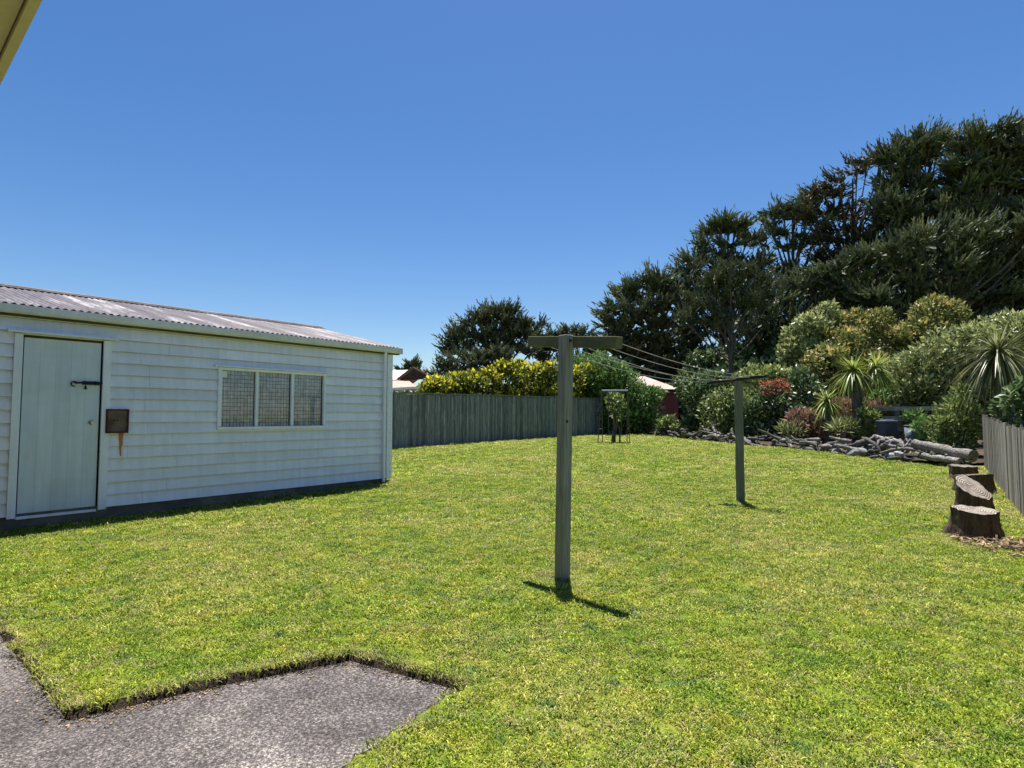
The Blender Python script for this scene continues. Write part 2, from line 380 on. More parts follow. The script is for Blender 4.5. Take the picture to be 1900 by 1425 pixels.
mb = MB(); mb.prism([tuple(p) for p in slab][::-1], -.12, -.030)
tag(mb.build('concrete_path', M['concrete']), kind='structure')

# soil of the planted bed and of the ground under the trees beyond it
bp = [tuple((b+Vector((.05, .12, 0))).xy) for b in border]
back = [(30, 12.9), (70, 25), (70, 75), (-30, 75), (-14, 30)]
poly = [tuple((FL1+Vector((-.8, .3, 0))).xy)]+bp+[tuple((FR1+Vector((.3, .3, 0))).xy)]+back
gx = np.linspace(-30, 70, 101); gyy = np.linspace(8, 75, 120); verts = []; faces = []
from mathutils.geometry import tessellate_polygon
tri = tessellate_polygon([[Vector((x, y, 0)) for x, y in poly]])
import bmesh
bm = bmesh.new(); vs = [bm.verts.new((x, y, 0)) for x, y in poly]
for t in tri: bm.faces.new([vs[i] for i in t])
bmesh.ops.subdivide_edges(bm, edges=bm.edges, cuts=9, use_grid_fill=True)
bmesh.ops.triangulate(bm, faces=bm.faces)
for v in bm.verts: v.co.z = float(gz(v.co.x, v.co.y))+.035+.03*random.random()
me = bpy.data.meshes.new('garden_bed'); bm.to_mesh(me); bm.free()
tag(new_obj('garden_bed', me, M['soil']), kind='structure')

# ------------------------------------------------------------------ grass blades (one uncountable object)
def make_grass():
    NV = 5; co = []; fc = []; kind = []; tint = []; nv = 0
    for k in range(1, NV+1):
        for b in range(40):
            r = .062*math.sqrt(random.random()); a = random.uniform(0, 6.283); x, y = r*math.cos(a), r*math.sin(a)
            h = random.uniform(.005, .015); w = random.uniform(.0014, .0036); la = random.uniform(0, 6.283); ln = random.uniform(.5, 2.4)*h
            dx, dy = math.cos(la)*ln, math.sin(la)*ln; px_, py_ = -math.sin(la)*w, math.cos(la)*w
            tb = random.random()
            co += [(x-px_, y-py_, -.004), (x+px_, y+py_, -.004), (x+dx*.4+px_*.8, y+dy*.4+py_*.8, h*.65), (x+dx*.4-px_*.8, y+dy*.4-py_*.8, h*.65), (x+dx, y+dy, h*.98)]
            fc += [(nv, nv+1, nv+2, nv+3), (nv+3, nv+2, nv+4)]; nv += 5; kind += [k]*5; tint += [tb]*5
    pts = []
    def zone(y0, y1, dens, sc):
        xm = y1*1.0+1.5; n = int((y1-y0)*2*xm*dens)
        x = rng.uniform(-xm, xm, n); y = rng.uniform(y0, y1, n)
        k = (np.abs(x) < y*.92+1.4); x, y = x[k], y[k]
        d = edge_dist(x, y, slab); yd = edge_dist(x, y, yard)
        ok = (d > .016) & (yd < .02); x, y, d = x[ok], y[ok], d[ok]
        s = sc*rng.uniform(.75, 1.3, len(x))
        dry = np.clip(1-d/.13, 0, 1)*rng.uniform(0, 1, len(x))**.8*np.clip(.75+.6*np.sin(x*3.1+y*1.7), 0, 1)
        dp = np.hypot(x-pb.x, y-pb.y); dry = np.maximum(dry, np.clip(1-dp/.34, 0, 1)*rng.uniform(.2, 1, len(x)))
        keep = dp > .09; dry = np.maximum(dry, (rng.uniform(0, 1, len(x)) < .09)*.75)
        for sx, sy in STUMPXY:
            ds = np.hypot(x-sx, y-sy); keep &= ds > .2; dry = np.maximum(dry, np.clip(1-ds/.6, 0, 1)*rng.uniform(0, 1, len(x)))
        dry = np.maximum(dry, np.clip((4.9-5.2+((x-FR0.x)*.583-(y-FR0.y)*.0)*0)*0, 0, 1))
        pts.append(np.stack([x, y, gz(x, y)+.018*np.clip(1-d/.12, 0, 1), s, dry], -1)[keep])
    zone(1.0, 3.6, 760, .85); zone(3.6, 6.5, 480, 1.05); zone(6.5, 11, 210, 1.5); zone(11, 18, 90, 2.1); zone(18, 30, 42, 2.8)
    # long fringe hanging over the cut edge of the path
    for i in range(1, 6):
        a, b = slab[i], slab[i+1] if i < 6 else slab[i]; L = (b-a).length
        for _ in range(int(min(L, 2.2)*60)):
            t = random.random(); q = a+(b-a)*t+Vector((random.gauss(0, .018), random.gauss(0, .018)))
            dd = edge_dist(np.array([q.x]), np.array([q.y]), slab)[0]
            if dd < .010: continue
            pts.append(np.array([[q.x, q.y, .016, random.uniform(.5, 1.15), random.random()**.8*.9]]))
    # tufts against the posts, walls and fences
    for a, b in ((A0+WD*-2+WN*.1, A0+WD*5.3+WN*.1), (FL0+WN*.08, FL1+WN*.08), (FR0-Vector((.05, 0, 0)), FR1-Vector((.05, 0, 0)))):
        for _ in range(int((b-a).length*34)):
            q = a+(b-a)*random.random(); s = random.uniform(1.2, 2.6)*(1 if q.y > 5 else .8)
            pts.append(np.array([[q.x+random.gauss(0, .05), q.y+random.gauss(0, .05), float(gz(q.x, q.y)), s, random.random()*.5]]))
    pts = np.concatenate(pts); N = len(pts); print('grass tufts', N)
    co = np.concatenate([np.array(co), pts[:, :3]]); me = bpy.data.meshes.new('grass')
    me.from_pydata(co.tolist(), [], fc)
    z = np.zeros(nv)
    def at(name, typ, arr):
        a = me.attributes.new(name, typ, 'POINT')
        a.data.foreach_set('vector' if typ == 'FLOAT_VECTOR' else 'value', np.ascontiguousarray(arr).ravel())
    at('kindid', 'INT', np.concatenate([kind, np.zeros(N)]).astype(np.int32))
    at('variant', 'INT', np.concatenate([z, rng.integers(1, NV+1, N)]).astype(np.int32))
    at('tint', 'FLOAT', np.concatenate([tint, np.zeros(N)]).astype(np.float32))
    at('dry', 'FLOAT', np.concatenate([z, pts[:, 4]]).astype(np.float32))
    rot = np.zeros((nv+N, 3), np.float32); rot[nv:, 2] = rng.uniform(0, 6.283, N); rot[nv:, 0] = rng.normal(0, .12, N); rot[nv:, 1] = rng.normal(0, .12, N)
    at('rot', 'FLOAT_VECTOR', rot)
    sc = np.ones((nv+N, 3), np.float32); sc[nv:] = pts[:, 3:4]; sc[nv:, 2] = np.minimum(pts[:, 3], 1.6)*rng.uniform(.8, 1.2, N); at('scl', 'FLOAT_VECTOR', sc)
    o = new_obj('grass', me, M['blade'])
    tag(o, 'short mown green and straw flecked grass covering the lawn', 'grass', kind='stuff')
    ng = bpy.data.node_groups.new('scatter', 'GeometryNodeTree')
    ng.interface.new_socket('Geometry', in_out='INPUT', socket_type='NodeSocketGeometry'); ng.interface.new_socket('Geometry', in_out='OUTPUT', socket_type='NodeSocketGeometry')
    L = ng.links; gi = ng.nodes.new('NodeGroupInput'); go = ng.nodes.new('NodeGroupOutput'); jn = ng.nodes.new('GeometryNodeJoinGeometry')
    def named(nm, dt):
        x = ng.nodes.new('GeometryNodeInputNamedAttribute'); x.data_type = dt; x.inputs['Name'].default_value = nm; return x.outputs['Attribute']
    def eq(sock, v):
        c = ng.nodes.new('FunctionNodeCompare'); c.data_type = 'INT'; c.operation = 'EQUAL'
        L.new(sock, [i for i in c.inputs if i.name == 'A' and i.type == 'INT'][0]); [i for i in c.inputs if i.name == 'B' and i.type == 'INT'][0].default_value = v
        return c.outputs[0]
    kid = named('kindid', 'INT'); var = named('variant', 'INT'); rt = named('rot', 'FLOAT_VECTOR'); sc_ = named('scl', 'FLOAT_VECTOR')
    for k in range(1, NV+1):
        s1 = ng.nodes.new('GeometryNodeSeparateGeometry'); s1.domain = 'POINT'; L.new(gi.outputs[0], s1.inputs[0]); L.new(eq(kid, k), s1.inputs['Selection'])
        s2 = ng.nodes.new('GeometryNodeSeparateGeometry'); s2.domain = 'POINT'; L.new(gi.outputs[0], s2.inputs[0]); L.new(eq(var, k), s2.inputs['Selection'])
        ip = ng.nodes.new('GeometryNodeInstanceOnPoints'); L.new(s2.outputs[0], ip.inputs['Points']); L.new(s1.outputs[0], ip.inputs['Instance'])
        L.new(rt, ip.inputs['Rotation']); L.new(sc_, ip.inputs['Scale']); L.new(ip.outputs[0], jn.inputs[0])
    L.new(jn.outputs[0], go.inputs[0])
    md = o.modifiers.new('scatter', 'NODES'); md.node_group = ng
stump_px = [(1812, 1006), (1806, 948), (1808, 918), (1787, 892), (1782, 872)]
STUMPS = [G(*p) for p in stump_px]; STUMPXY = [(p.x, p.y) for p in STUMPS]
make_grass()

# ------------------------------------------------------------------ shed
_ra = wall_at(224, 803); _rb = wall_at(224, 846)
M['wall'] = m_paint('board_paint', (.80, .80, .90), (.60, .61, .52), .30, rust=(_ra[0], _ra[1], _rb[1]))
shed = empty('shed', A0, 'white weatherboard shed with a corrugated iron roof beside the lawn', 'shed', rz=WA)
SL, SR, SDEPTH, ZT, ZB = -3.6, 5.20, 4.8, 2.42, .155       # local x extent, depth, eave and bottom heights
dl, dz0 = wall_at(28, 957); dr, _ = wall_at(178, 939); _, dz1 = wall_at(37, 623.5)
wl, wz1 = wall_at(403, 681); wr, _ = wall_at(603, 692); _, wz0 = wall_at(404, 797)
def boards(mb, s0, s1, z0, z1, cover=.1455):
    """lapped boards on the plane y=0 facing -y; each board leans out to its lower edge"""
    k0 = int((z0-ZB)/cover+1e-6)
    for k in range(k0, int((z1-ZB)/cover)+1):
        a, b = max(ZB+k*cover, z0), min(ZB+(k+1)*cover, z1)
        if b-a < .004: continue
        mb.tint = random.Random(k*31+int(s0*3)).uniform(.93, 1.03)
        yo = lambda z: -.004-.027*(1-(z-(ZB+k*cover))/cover)
        cuts = [s0, s1]
        if s1-s0 > 1.2:
            j = s0+(s1-s0)*random.Random(k*7+3).uniform(.2, .8); cuts = [s0, j-.0012, j+.0012, s1]
        for s0_c, s1_c in zip(cuts[::2], cuts[1::2]): one_board(mb, s0_c, s1_c, a, b, yo)
def one_board(mb, s0, s1, a, b, yo):
    if True:
        mb.tint *= random.uniform(.97, 1.02)
        vs = [(s0, yo(a), a), (s1, yo(a), a), (s1, yo(b), b), (s0, yo(b), b), (s0, .02, a), (s1, .02, a), (s1, .02, b), (s0, .02, b)]
        mb.add(vs, [(0, 1, 2, 3), (4, 7, 6, 5), (0, 4, 5, 1), (3, 2, 6, 7), (0, 3, 7, 4), (1, 5, 6, 2)])
mb = MB(); J = .09
for args in ((SL, dl-.02, ZB, ZT), (dl-.02, dr+.02, dz1+.02, ZT), (dr+.02, wl+.02, ZB, ZT), (wl+.02, wr-.02, ZB, wz0+.02), (wl+.02, wr-.02, wz1-.02, ZT), (wr-.02, SR, ZB, ZT)): boards(mb, *args)
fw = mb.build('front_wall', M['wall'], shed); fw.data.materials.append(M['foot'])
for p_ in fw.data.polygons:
    if p_.normal.z < -.8: p_.material_index = 1      # lap undersides coloured dark, standing for the shadow line under each board
# end and rear walls with a gable
mb = MB(); RISE = .57
mb.box((SR-.022, SDEPTH/2, (ZB+ZT)/2), (.04, SDEPTH-.05, ZT-ZB)); mb.box((SL+.02, SDEPTH/2, (ZB+ZT)/2), (.04, SDEPTH-.05, ZT-ZB)); mb.box(((SL+SR)/2, SDEPTH-.02, (ZB+ZT)/2), (SR-SL-.1, .04, ZT-ZB))
for x in (SR-.042, SL): mb.add([(x, .02, ZT), (x+.04, .02, ZT), (x+.04, SDEPTH/2, ZT+RISE-.04), (x, SDEPTH/2, ZT+RISE-.04), (x, SDEPTH-.02, ZT), (x+.04, SDEPTH-.02, ZT)], [(0, 4, 3), (1, 2, 5), (0, 3, 2, 1), (3, 4, 5, 2), (0, 1, 5, 4)])
mb.build('end_wall', M['paint'], shed)
mb = MB()
for a, b, c, d in ((SL+.03, .03, SR-.03, .14), (SL+.03, SDEPTH-.14, SR-.03, SDEPTH-.03), (SL+.03, .14, SL+.14, SDEPTH-.14), (SR-.14, .14, SR-.03, SDEPTH-.14)): mb.box(((a+c)/2, (b+d)/2, .02), (c-a, d-b, .30))
mb.build('footing', M['foot'], shed)
mb = MB()
mb.box((SR-.045, -.036, (ZB+ZT)/2-.01), (.10, .022, ZT-ZB-.02)); mb.box((SR+.012, .02, (ZB+ZT)/2-.01), (.022, .13, ZT-ZB-.02))
cb = mb.build('corner_board', M['paint'], shed, .003)
for k in range(16):
    mb = MB(); mb.tube([(SR-.03, -.0475, .26+k*.14), (SR-.03, -.052, .26+k*.14)], .0055, 6); mb.build('nail_head', M['dark'], cb)
# roof: two corrugated slopes, ridge cap, barge
def corr(mb, y0, z0, y1, z1):
    n = int((SR+.12-SL+.2)/.0095); vs = []; fs = []
    for i in range(n+1):
        x = SL-.2+i*.0095; h = .0095*math.cos(2*math.pi*x/.076)
        vs += [(x, y0, z0+h), (x, y1, z1+h)]
    for i in range(n): fs.append((2*i, 2*i+2, 2*i+3, 2*i+1))
    mb.add(vs, fs, True)
mb = MB(); sl_ = RISE/(SDEPTH/2)
ze = ZT+.07; corr(mb, -.13, ze-.13*sl_+.02, SDEPTH/2+.02, ze+RISE+.02); corr(mb, SDEPTH+.13, ze-.13*sl_+.02, SDEPTH/2-.02, ze+RISE+.02)
mb.build('roof', M['iron'], shed)
mb = MB(); mb.tube([(SL-.2, SDEPTH/2, ze+RISE+.025), (SR+.13, SDEPTH/2, ze+RISE+.025)], .035, 10)
for s in (-1, 1): mb.bar((SL-.2, SDEPTH/2+s*.07, ze+RISE+.018), (SR+.13, SDEPTH/2+s*.07, ze+RISE+.018), .13, .006, (0, s*sl_, 1))
mb.build('ridge_cap', M['ridge'], shed)
for s in (0, 1):
    mb = MB(); y0 = -.05 if s == 0 else SDEPTH+.05
    mb.bar((SR+.075, y0, ze-.06), (SR+.075, SDEPTH/2, ze+RISE-.06), .025, .13, (0, 0, 1))
    mb.build('barge_board', M['paint'], shed)
    mb = MB(); mb.bar((SL-.12, y0, ze-.06), (SL-.12, SDEPTH/2, ze+RISE-.06), .025, .13, (0, 0, 1)); mb.build('barge_board', M['paint'], shed)
# gutter: a quarter-round trough with rolled lip
mb = MB(); gt = wall_at(0, 561, .14)[1]; gh = .095
prof = [(-.035, 0), (-.035, -gh), (-.11, -gh), (-.135, -gh+.02), (-.145, -gh*.45), (-.145, 0), (-.135, 0), (-.132, -gh*.45), (-.12, -gh+.03), (-.105, -gh+.01), (-.045, -gh+.01), (-.045, 0)]
x0, x1 = SL-.2, SR+.16; n = len(prof)
mb.add([(x0, y, gt+z) for y, z in prof]+[(x1, y, gt+z) for y, z in prof], [(i, i+n, (i+1) % n+n, (i+1) % n) for i in range(n)]+[tuple(range(6))[::-1]])
mb.box((x1+.002, -.09, gt-gh*.52), (.006, .112, gh*1.04))
gut = mb.build('gutter', M['gutterp'], shed)
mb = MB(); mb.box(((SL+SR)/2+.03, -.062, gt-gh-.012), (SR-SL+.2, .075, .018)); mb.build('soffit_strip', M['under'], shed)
mb = MB(); mb.box(((SL+SR)/2, -.014, gt-gh*.5), (SR-SL+.1, .03, gh)); mb.build('fascia', M['paint'], shed)
mb = MB(); dx_, _ = wall_at(709, 700); mb.tube([(dx_, -.09, gt-gh), (dx_, -.085, gt-gh-.05), (dx_, -.075, 1.2), (dx_, -.075, .06)], .028, 14)
for z in (.5, 1.4): mb.box((dx_, -.06, z), (.075, .05, .025))
mb.build('downpipe', M['paint'], shed)
# door
dw = dr-dl; dcx = (dl+dr)/2
door = MB()
for k in range(5):
    door.tint = 1+.03*math.sin(k*2.2); w5 = (dw-.02)/5
    door.box((dl+.01+w5*(k+.5), .005, (dz0+dz1)/2+.005), (w5-.0008, .03, dz1-dz0-.03))
door.tint = 1; door.box((dcx, .03, (dz0+dz1)/2), (dw-.02, .02, dz1-dz0-.03))
dob = door.build('door', M['doorp'], shed, .0008)
mb = MB(); bs, bz = wall_at(166, 711)
mb.box((bs+.01, -.022, bz), (.17, .016, .042)); mb.tube([(bs-.16, -.034, bz), (bs+.13, -.034, bz)], .011, 8)
mb.tube([(bs-.16+.028*math.cos(t), -.036, bz-.016+.028*math.sin(t)) for t in np.linspace(0, 5.2, 12)], .008, 6)
for k in (-.05, .05): mb.tube([(bs+k, -.03, bz-.02), (bs+k, -.048, bz), (bs+k, -.03, bz+.02)], .008, 6)
mb.tube([(bs-.045, -.03, bz-.03), (bs-.045, -.038, bz-.075)], [.006, .017], 8)
mb.build('sliding_bolt', M['dark'], dob)
mb = MB(); ls, lz = wall_at(169, 784)
mb.tube([(ls, -.01, lz), (ls, -.02, lz)], .034, 20); mb.tube([(ls, -.02, lz), (ls, -.045, lz), (ls, -.055, lz), (ls, -.075, lz)], [.012, .012, .026, .022], 14)
mb.build('door_knob', M['chrome'], dob)
mb = MB()
mb.box((dl-.045, -.034, (dz0+dz1)/2+.0), (.075, .034, dz1-dz0+.05)); mb.box((dr+.048, -.034, (dz0+dz1)/2), (.082, .034, dz1-dz0+.05))
mb.box((dcx, .02, dz0-.03), (dw+.0, .07, .03))
mb.build('door_frame', M['paint'], shed, .003)
mb = MB(); mb.box((dcx+.0, -.052, dz1+.045), (dw+.30, .085, .022)); mb.box((dcx, -.022, dz1+.072), (dw+.28, .03, .035)); mb.build('door_flashing', M['paint'], shed, .003)
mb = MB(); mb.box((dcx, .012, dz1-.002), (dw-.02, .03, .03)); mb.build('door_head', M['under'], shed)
# window
win = MB(); ww, wh = wr-wl, wz1-wz0; fz = .045
win.box(((wl+wr)/2, -.022, wz1-.02), (ww, .055, .04)); win.box(((wl+wr)/2, -.026, wz0+.018), (ww, .065, .036))
win.box((wl+.03, -.020, (wz0+wz1)/2), (.055, .05, wh-.076)); win.box((wr-.02, -.020, (wz0+wz1)/2), (.04, .05, wh-.076))
i0, i1 = wl+.058, wr-.04; mull = [wall_at(475, 740)[0], wall_at(541, 740)[0]]
for c in mull: win.box((c, -.014, (wz0+wz1)/2), (.042, .04, wh-.076))
wob_ = win.build('window', M['paint'], shed, .002)
mb = MB(); mb.box(((wl+wr)/2-.01, -.045, wz1+.012), (ww+.10, .075, .018)); mb.build('window_flashing', M['paint'], wob_, .002)
edges = [i0]+mull+[i1]
for k in range(3):
    a, b = edges[k]+(.0 if k == 0 else .021), edges[k+1]-(.0 if k == 2 else .021); zb, zt = wz0+.036, wz1-.04
    mb = MB(); mb.box(((a+b)/2, .004, (zb+zt)/2), (b-a, .004, zt-zb)); mb.build('pane', M['glass'], wob_)
    mb = MB(); sp = .050
    n = int((b-a)/sp)
    for i in range(1, n+1): mb.box((a+i*(b-a)/(n+1)+random.uniform(-.006, .006), .018, (zb+zt)/2), (.0042, .0042, zt-zb))
    n = int((zt-zb)/.058)
    for i in range(1, n+1): mb.box(((a+b)/2, .0245, zb+i*(zt-zb)/(n+1)+random.uniform(-.006, .006)), (b-a, .0055, .0055))
    mb.build('wire_grille', M['wire'], wob_)
    mb = MB(); n = 40; vs = []
    for i in range(n+1):
        x = a+(b-a)*i/n; y = .038+.008*math.sin(i*1.1+k)+.004*math.sin(i*2.3); vs += [(x, y, zb), (x, y, zt)]
    mb.add(vs, [(2*i, 2*i+2, 2*i+3, 2*i+1) for i in range(n)], True); mb.build('curtain', M['curtain'], wob_)
mb = MB(); mb.box((i0+.045, -.0005, wz1-.095), (.075, .003, .085)); mb.build('sticker', M['white'], wob_)
mb = MB(); mb.box(((SL+SR)/2, .14, (ZB+ZT)/2), (SR-SL-.1, .03, ZT-ZB)); mb.build('inner_lining', M['brown'], shed)
# rusted steel plate beside the door
s0_, z1_ = wall_at(194, 759); s1_, z0_ = wall_at(235, 803)
mb = MB(); mb.box(((s0_+s1_)/2, -.040, (z0_+z1_)/2), (s1_-s0_-.02, .022, z1_-z0_-.02))
pl = mb.build('metal_box', M['rust'], shed, .003)
mb = MB()
for zz in (z0_+.009, z1_-.009): mb.box(((s0_+s1_)/2, -.046, zz), (s1_-s0_, .04, .018))
for ss in (s0_+.009, s1_-.009): mb.box((ss, -.046, (z0_+z1_)/2), (.018, .038, z1_-z0_-.036))
mb.build('box_rim', M['rustrim'], pl)
mb = MB()
for k in (-.018, .018): mb.box(((s0_+s1_)/2+k-.01, -.053, (z0_+z1_)/2+.01), (.02, .006, .012))
mb.build('latch', M['dark'], pl)

# ------------------------------------------------------------------ own house corner (eave above the camera)
hd = Vector((-.76, .65, 0)).normalized(); hn = Vector((.65, .76, 0)).normalized()
q1 = P(0, 160, 1.99); q2 = P(80, 0, 1.586); he = (q1+q2)/2; hz = he.z
hd = Vector((q1.x-q2.x, q1.y-q2.y, 0)).normalized(); hn = Vector((hd.y, -hd.x, 0))
if hn.y < 0: hn = -hn
hz = 2.42; d_ = ray(0, 160); t1 = (hz-EYE)/d_.z; q1 = Vector((d_.x*t1, d_.y*t1, hz)); d_ = ray(80, 0); t2 = (hz-EYE)/d_.z; q2 = Vector((d_.x*t2, d_.y*t2, hz))
hd = (q1-q2).normalized(); hn = Vector((-hd.y, hd.x, 0)); hn = hn if hn.y > 0 else -hn
rotz = math.atan2(hd.y, hd.x)
hrt = empty('house', Vector((q1.x, q1.y, 0)), 'cream painted house eave jutting into the top left corner', 'house', rz=rotz)
sg = 1 if Matrix.Rotation(rotz, 3, 'Z') @ Vector((0, 1, 0)) @ hn > 0 else -1      # outward side in local y
def hb(mb, x0, x1, y0, y1, z0, z1): mb.box(((x0+x1)/2, sg*(y0+y1)/2, (z0+z1)/2), (x1-x0, abs(y1-y0), z1-z0))
mb = MB(); hb(mb, -3.0, 7, -.95, -.85, -.1, hz+.02); hb(mb, -3.0, -2.9, -5, -.95, -.1, hz+.02); mb.build('wall', M['housewall'], hrt)
mb = MB(); hb(mb, -3.4, 7.3, -.9, -.03, hz+.02, hz+.04); mb.build('soffit', M['cream'], hrt)
mb = MB(); hb(mb, -3.4, 7.3, -.026, -.001, hz, hz+.2); mb.build('fascia', M['cream'], hrt)
mb = MB(); mb.add([(-3.4, sg*.05, hz+.21), (7.3, sg*.05, hz+.21), (7.3, -sg*5, hz+1.7), (-3.4, -sg*5, hz+1.7), (-3.4, sg*.05, hz+.225), (7.3, sg*.05, hz+.225), (7.3, -sg*5, hz+1.715), (-3.4, -sg*5, hz+1.715)], [(0, 1, 2, 3), (4, 7, 6, 5), (0, 4, 5, 1), (1, 5, 6, 2), (2, 6, 7, 3), (3, 7, 4, 0)])
mb.build('roof', M['palet'], hrt)

# ------------------------------------------------------------------ fences
def paling_fence(a, b, h0, h1, matn, label, width, gap, jitter, capm=None, facing=None, name='paling_fence'):
    d = (b-a); L = d.length; d.normalize(); nrm = Vector((-d.y, d.x, 0)) if facing is None else facing
    root = empty(name, gv(a.x, a.y), label, 'fence'); off = -root.location
    mb = MB(); s = 0; m = Matrix((d, nrm, Vector((0, 0, 1)))).transposed()
    while s < L:
        w = width*random.uniform(.85, 1.1); p = a+d*(s+w/2); t = s/L; h = h0+(h1-h0)*t+random.gauss(0, jitter)
        z0 = float(gz(p.x, p.y)); mb.tint = random.choice([random.uniform(.6, .85), random.uniform(.8, 1.2), random.uniform(1.0, 1.35)])
        ang = random.gauss(0, .008); mm = m @ Matrix.Rotation(ang, 3, 'Y')
        mb.box(Vector((p.x, p.y, z0+h/2-.02))+nrm*random.uniform(-.004, .008)+off, (w, .018, h), mm)
        s += w+gap*random.uniform(.3, 1.7)
    mb.build('palings', M[matn], root)
    mb = MB()
    for fz_ in (.22, .82):
        n = max(2, int(L/2.4))
        for i in range(n):
            p, q = a+d*(L*i/n), a+d*(L*(i+1)/n)
            hh = h0+(h1-h0)*(i+.5)/n
            mb.bar(gv(p.x, p.y, hh*fz_)-nrm*.04+off, gv(q.x, q.y, hh*fz_)-nrm*.04+off, .05, .09)
    mb.build('rails', M['rails'], root)
    n = max(2, int(L/2.4))
    for i in range(n+1):
        p = a+d*(L*i/n); hh = h0+(h1-h0)*i/n; mb = MB(); mb.box(gv(p.x, p.y, hh*.46)-nrm*.115+off, (.1, .1, hh*.97)); mb.build('fence_post', M['postg'], root)
    if capm:
        mb = MB(); n = 14
        for i in range(n):
            p, q = a+d*(L*i/n), a+d*(L*(i+1)/n)
            mb.bar(gv(p.x, p.y, h0+(h1-h0)*i/n+.012)+off, gv(q.x, q.y, h0+(h1-h0)*(i+1)/n+.012)+off, .10, .035)
        mb.build('capping', M[capm], root)
    return root
fn = Vector(((FL1-FL0).y, -(FL1-FL0).x, 0)).normalized()
paling_fence(FL0, FL1, 1.60, 1.60, 'fence', 'tall grey green paling fence with capping behind the shed', .088, .003, .010, 'fence', fn)
fr = Vector((-(FR1-FR0).y, (FR1-FR0).x, 0)).normalized()
paling_fence(FR0, FR1, 1.09, 1.13, 'fence2', 'low silvery weathered paling fence beside the row of stumps', .088, .009, .022, None, fr)

def rail_fence(pts, label, hs=(.25, .55, .85, 1.15)):
    root = empty('rail_fence', gv(*pts[0]), label, 'fence', 'rail fences behind the flower bed'); off = -root.location
    for (x0, y0), (x1, y1) in zip(pts, pts[1:]):
        for h in hs:
            mb = MB(); mb.tint = random.uniform(.8, 1.2); mb.bar(gv(x0, y0, h)+off, gv(x1, y1, h+random.uniform(-.02, .02))+off, .04, .12); mb.build('rail', M['rails'], root)
    for (x, y) in pts:
        mb = MB(); mb.box(gv(x, y, .62)+Vector((0, .08, 0))+off, (.12, .1, 1.35)); mb.build('fence_post', M['postg'], root)
b0 = P(1135, 800, 27.2); b1 = P(1198, 800, 27.0); b2 = P(1222, 800, 26.4)
rail_fence([(b0.x, b0.y), (b1.x, b1.y), (b2.x+.3, b2.y)], 'grey rail fence in the far corner between swing frame and low shrub', (.3, .6, .9, 1.2))
c = [P(p, 800, y) for p, y in ((1600, 17.5), (1668, 17.0), (1740, 16.6))]
rail_fence([(p.x, p.y) for p in c], 'pale rail fence glimpsed beside the grey bin under the hedge')

# ------------------------------------------------------------------ clothes line
def tpost(basepx, toppx, Y, arm_l, arm_r, mat_, matarm, label, square, w, armh, armw, armback):
    b = G(*basepx); b.z = float(gz(b.x, b.y)); top = P(toppx[0], toppx[1], b.y)
    root = empty('clothes_line_post', b, label, 'clothes line post', 'clothes line posts on the lawn')
    mb = MB(); ax = (top-b)
    if square:
        n = 10; rz = Matrix.Rotation(R(38), 3, 'Z'); vs = []; fs = []
        for i in range(n+1):
            c = ax*(i/n)+Vector((0, 0, -.12 if i == 0 else 0))
            ww = w/2*(1+.01*math.sin(i*1.7))
            for sx, sy in ((-1, -1), (1, -1), (1, 1), (-1, 1)): vs.append(c+rz @ Vector((sx*ww, sy*ww, 0)))
        for i in range(n):
            for k in range(4): fs.append((i*4+k, i*4+(k+1) % 4, i*4+4+(k+1) % 4, i*4+4+k))
        fs.append((n*4, n*4+1, n*4+2, n*4+3)); mb.add(vs, fs)
        po = mb.build('post', mat_, root, .006)
        kn = MB(); q = ax*.64+rz @ Vector((-.02, -w/2-.001, 0)); d = rz @ Vector((0, -1, 0)); kn.tube([q, q+d*.004], .012, 10); kn.build('knot', M['stumpb'], po)
        kn = MB(); q = ax*.975+rz @ Vector((0, -w/2, 0)); kn.tube([q, q+d*.012], .011, 6); kn.build('bolt_head', M['dark'], po)
    else:
        mb.tube([ax*(i/8)+Vector((.003*math.sin(i*2), 0, -.12 if i == 0 else 0)) for i in range(9)], [w/2*(1+.02*math.sin(i)) for i in range(9)], 16)
        mb.build('post', mat_, root)
    L_, R_ = arm_l-b+armback, arm_r-b+armback
    mb = MB(); mb.bar(L_, R_, armw, armh); arm = mb.build('crossarm', matarm, root, .005)
    return b, arm_l+armback, arm_r+armback
b1_, _, _ = None, None, None
pb = G(1043, 1073); dirp = Vector((.61, .79, 0))
A1L = Vector((pb.x+.02-.29, pb.y+.40, 1.90)); A1R = Vector((pb.x+.02+.335, pb.y-.40, 1.79))
b1_, a1l, a1r = tpost((1043, 1073), (1050.5, 622), 0, A1L, A1R, M['post'], M['arm'], 'tall square timber clothes line post with a thick mossy crossarm, nearest the path', True, .088, .088, .075, Vector((.045, .055, 0)))
pb2 = G(1374, 931)
A2L = Vector((pb2.x-.33, pb2.y+.32, 1.735)); A2R = Vector((pb2.x+.29, pb2.y-.33, 1.80))
b2_, a2l, a2r = tpost((1374, 931), (1370, 704), 0, A2L, A2R, M['postg'], M['dark'], 'round green tinged clothes line post with a thin dark crossarm, mid lawn', False, .118, .045, .08, Vector((0, 0, .01)))
